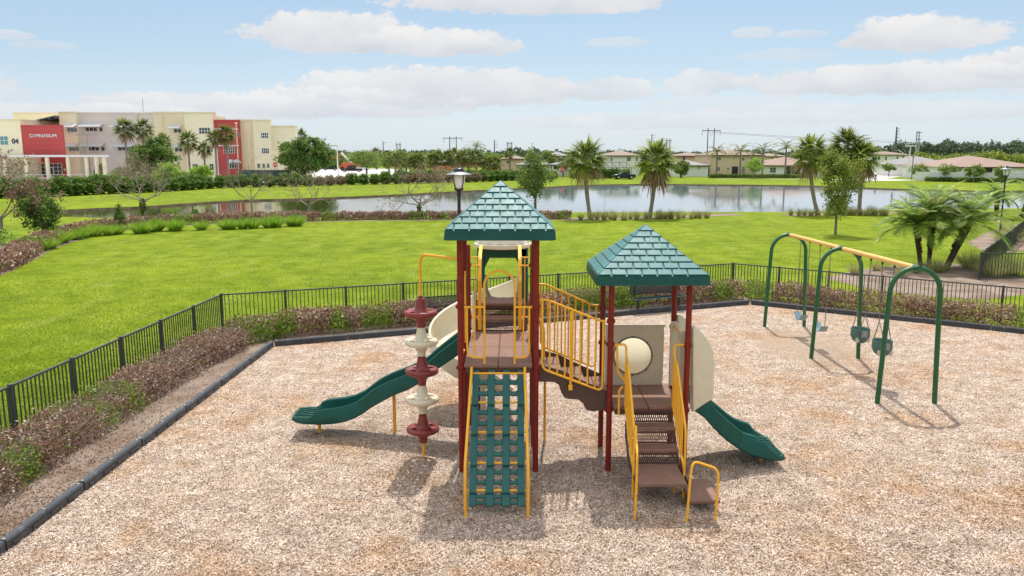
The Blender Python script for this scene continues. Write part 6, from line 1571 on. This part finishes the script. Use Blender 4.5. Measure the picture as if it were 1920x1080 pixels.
mid = [('O', 687, 279, 4.2, 200, 'leafy oak right of the boom lift'), ('D', 706, 273, 2.8, 260, 'dry-crowned palm behind the leafy oak'), ('F', 741, 282, 2.0, 190, 'fan palm with a bare trunk on the car park edge'), ('O', 762, 278, 3.6, 198, 'oak between the fan palms of the car park'),
       ('O', 729, 283, 3.0, 225, 'low oak left of the fan palm on the car park edge'), ('F', 784, 283, 2.4, 196, 'shaggy fan palm right of the oak'), ('O', 800, 287, 3.4, 215, 'yellow-green tree in the middle of the tree line'), ('F', 813, 281, 2.2, 192, 'left fan palm of a close pair in the tree line'), ('F', 821, 280, 2.2, 194, 'right fan palm of a close pair in the tree line'),
       ('F', 840, 279, 2.3, 196, 'fan palm left of the wide power pole'), ('F', 851, 275, 2.4, 200, 'fan palm just before the wide power pole'), ('F', 866, 277, 2.2, 192, 'fan palm right of the wide power pole'), ('F', 878, 276, 2.3, 195, 'fan palm before the tall royal palm'), ('R', 893, 264, 3.4, 215, 'tall royal palm above the middle tree line'),
       ('F', 893, 276, 2.3, 190, 'white-trunked fan palm below the tall royal palm'), ('F', 916, 291, 1.9, 190, 'short fan palm left of the grey tiled roof'), ('F', 928, 288, 2.1, 192, 'short fan palm right of its twin by the grey tiled roof'), ('F', 956, 275, 1.6, 200, 'tall thin fan palm before the grey tiled roof'),
       ('O', 1020, 283, 2.6, 195, 'dark tree behind the oak beside the lake'), ('F', 1056, 288, 1.8, 176, 'fan palm before the flat-roofed white house'), ('F', 1072, 286, 1.7, 178, 'second fan palm before the flat-roofed white house'),
       ('R', 1344, 271, 3.0, 166, 'first royal palm from the left before the beige house'), ('R', 1388, 269.5, 3.2, 166, 'second royal palm from the left before the beige house'), ('R', 1430, 268, 3.2, 165, 'third royal palm from the left before the beige house'), ('R', 1473, 262, 3.4, 165, 'fourth royal palm, before the pink-roofed house'),
       ('L', 1415, 297, 1.9, 160, 'small lime tree before the beige house'), ('O', 1278, 300, 1.6, 166, 'dark shrub-like tree before the white garage wing'), ('S', 1727, 307, 1.6, 148, 'small tree left of the white fence end'), ('S', 1778, 308, 1.9, 143, 'small round tree before the white fence, second from left'), ('S', 1828, 307.5, 1.7, 138, 'small round tree before the white fence, third from left'), ('S', 1880, 312, 1.3, 134, 'small tree at the right end of the white fence'),
       ('S', 1668, 305, 1.5, 178, 'small tree beside the driveway cars'), ('O', 668, 284, 3.0, 255, 'low green tree behind the boom lift'), ('O', 646, 287, 2.8, 270, 'low tree behind the slim light pole'), ('O', 905, 285, 2.8, 230, 'dark tree behind the short fan palms')]
for i, (k, u, vt, R, Y, lab) in enumerate(mid):
    zt_ = Z(vt, Y); x = X(u, Y, 3); sd = 140 + i
    if k == 'F': fanpalm('fan_palm', lab, x, Y, zt_, R * 1.2, 'sabaldark', sd, dead=4, nf=26, tr=.2, seg=12, lw=.07)
    elif k == 'R': featherpalm('royal_palm', lab, x, Y, zt_ - R * .55, R, 'royal', sd, (0, 0), 15, .2, 'palmbark', nl=16, e0=1.4, e1=.1, arch=1.35, trtop=.75, lw=.16, ll_=.2)
    elif k == 'D': fanpalm('fan_palm', lab, x, Y, zt_, R, 'royal', sd, dead=8, nf=18, tr=.25, seg=10, lw=.09)
    elif k == 'O': broadleaf('oak_tree' if 'oak' in lab else 'leafy_tree', lab, x, Y, zt_, (R, R * .9, zt_ * .40), zt_ * .58, 'olive' if 'yellow' in lab else 'midtree', 2600, .24, sd, clumps=44, cl=.26, tr=.2)
    else: broadleaf('lime_tree' if k == 'L' else 'small_tree', lab, x, Y, zt_, (R, R * .9, zt_ * .33), zt_ * .66, 'lime' if k == 'L' else 'midtree', 1300, .17, sd, clumps=30, cl=.28, tr=.09)
shrub('red_bush', 'rusty red bush under the palms left of the lamp', X(834, 186), 186, 2.1, 1.4, 2.0, 'redbush', 900, .2, 190)
shrub('bush', 'clipped bush just left of the first cabbage palm trunk', X(1115, 158), 158, 1.6, 1.2, 1.9, 'hedge', 900, .16, 191)
# far wood along the horizon
r = np.random.default_rng(200)
def wood(name, uu, vt, Y, step, n, size, mat, zmin=0):
    b = MB(); us = np.arange(uu[0], uu[1], step); C = []; H = []
    for u in us:
        y = Y * r.uniform(.92, 1.15); zt_ = Z(vt(u) + r.normal(0, 2.2), y); rx = r.uniform(2.6, 5.2) * Y / 420
        c, hue = crown_pts(r, (X(u + r.normal(0, 2), y, 5), y, zt_ * .72), (rx, rx, zt_ * .28), n, 16, .34, .3); C.append(c); H.append(hue)
        m = n // 2; C.append(np.stack([X(u, y, 3) + r.normal(0, rx * .9, m), y + r.normal(0, rx, m), r.uniform(0, zt_ * .75, m)], 1)); H.append(r.uniform(0, .5, m))
        x = X(u, y, 5); b.beam((x, y, 0), (x, y, zt_ * .8), .4, .4)
    leaves(b, np.concatenate(C), size, r, .6, .3, np.concatenate(H)); tag(b.build(name, M[mat], smooth=False, fix=False), kind='stuff')
wood('pine_wood', (1500, 2020), lambda u: 276 if u < 1680 else 267 - 2 * math.sin(u * .05), 430, 5.5, 240, .62, 'forest')
wood('far_wood', (560, 1520), lambda u: 284 + 1.5 * math.sin(u * .03), 520, 5.5, 150, .8, 'forest')
wood('scrub_wood', (590, 960), lambda u: 288 + 2 * math.sin(u * .06), 330, 5.5, 150, .55, 'midtree')
wood('scrub_wood', (1690, 1990), lambda u: 289 + 2 * math.sin(u * .09), 300, 7, 150, .5, 'olive')
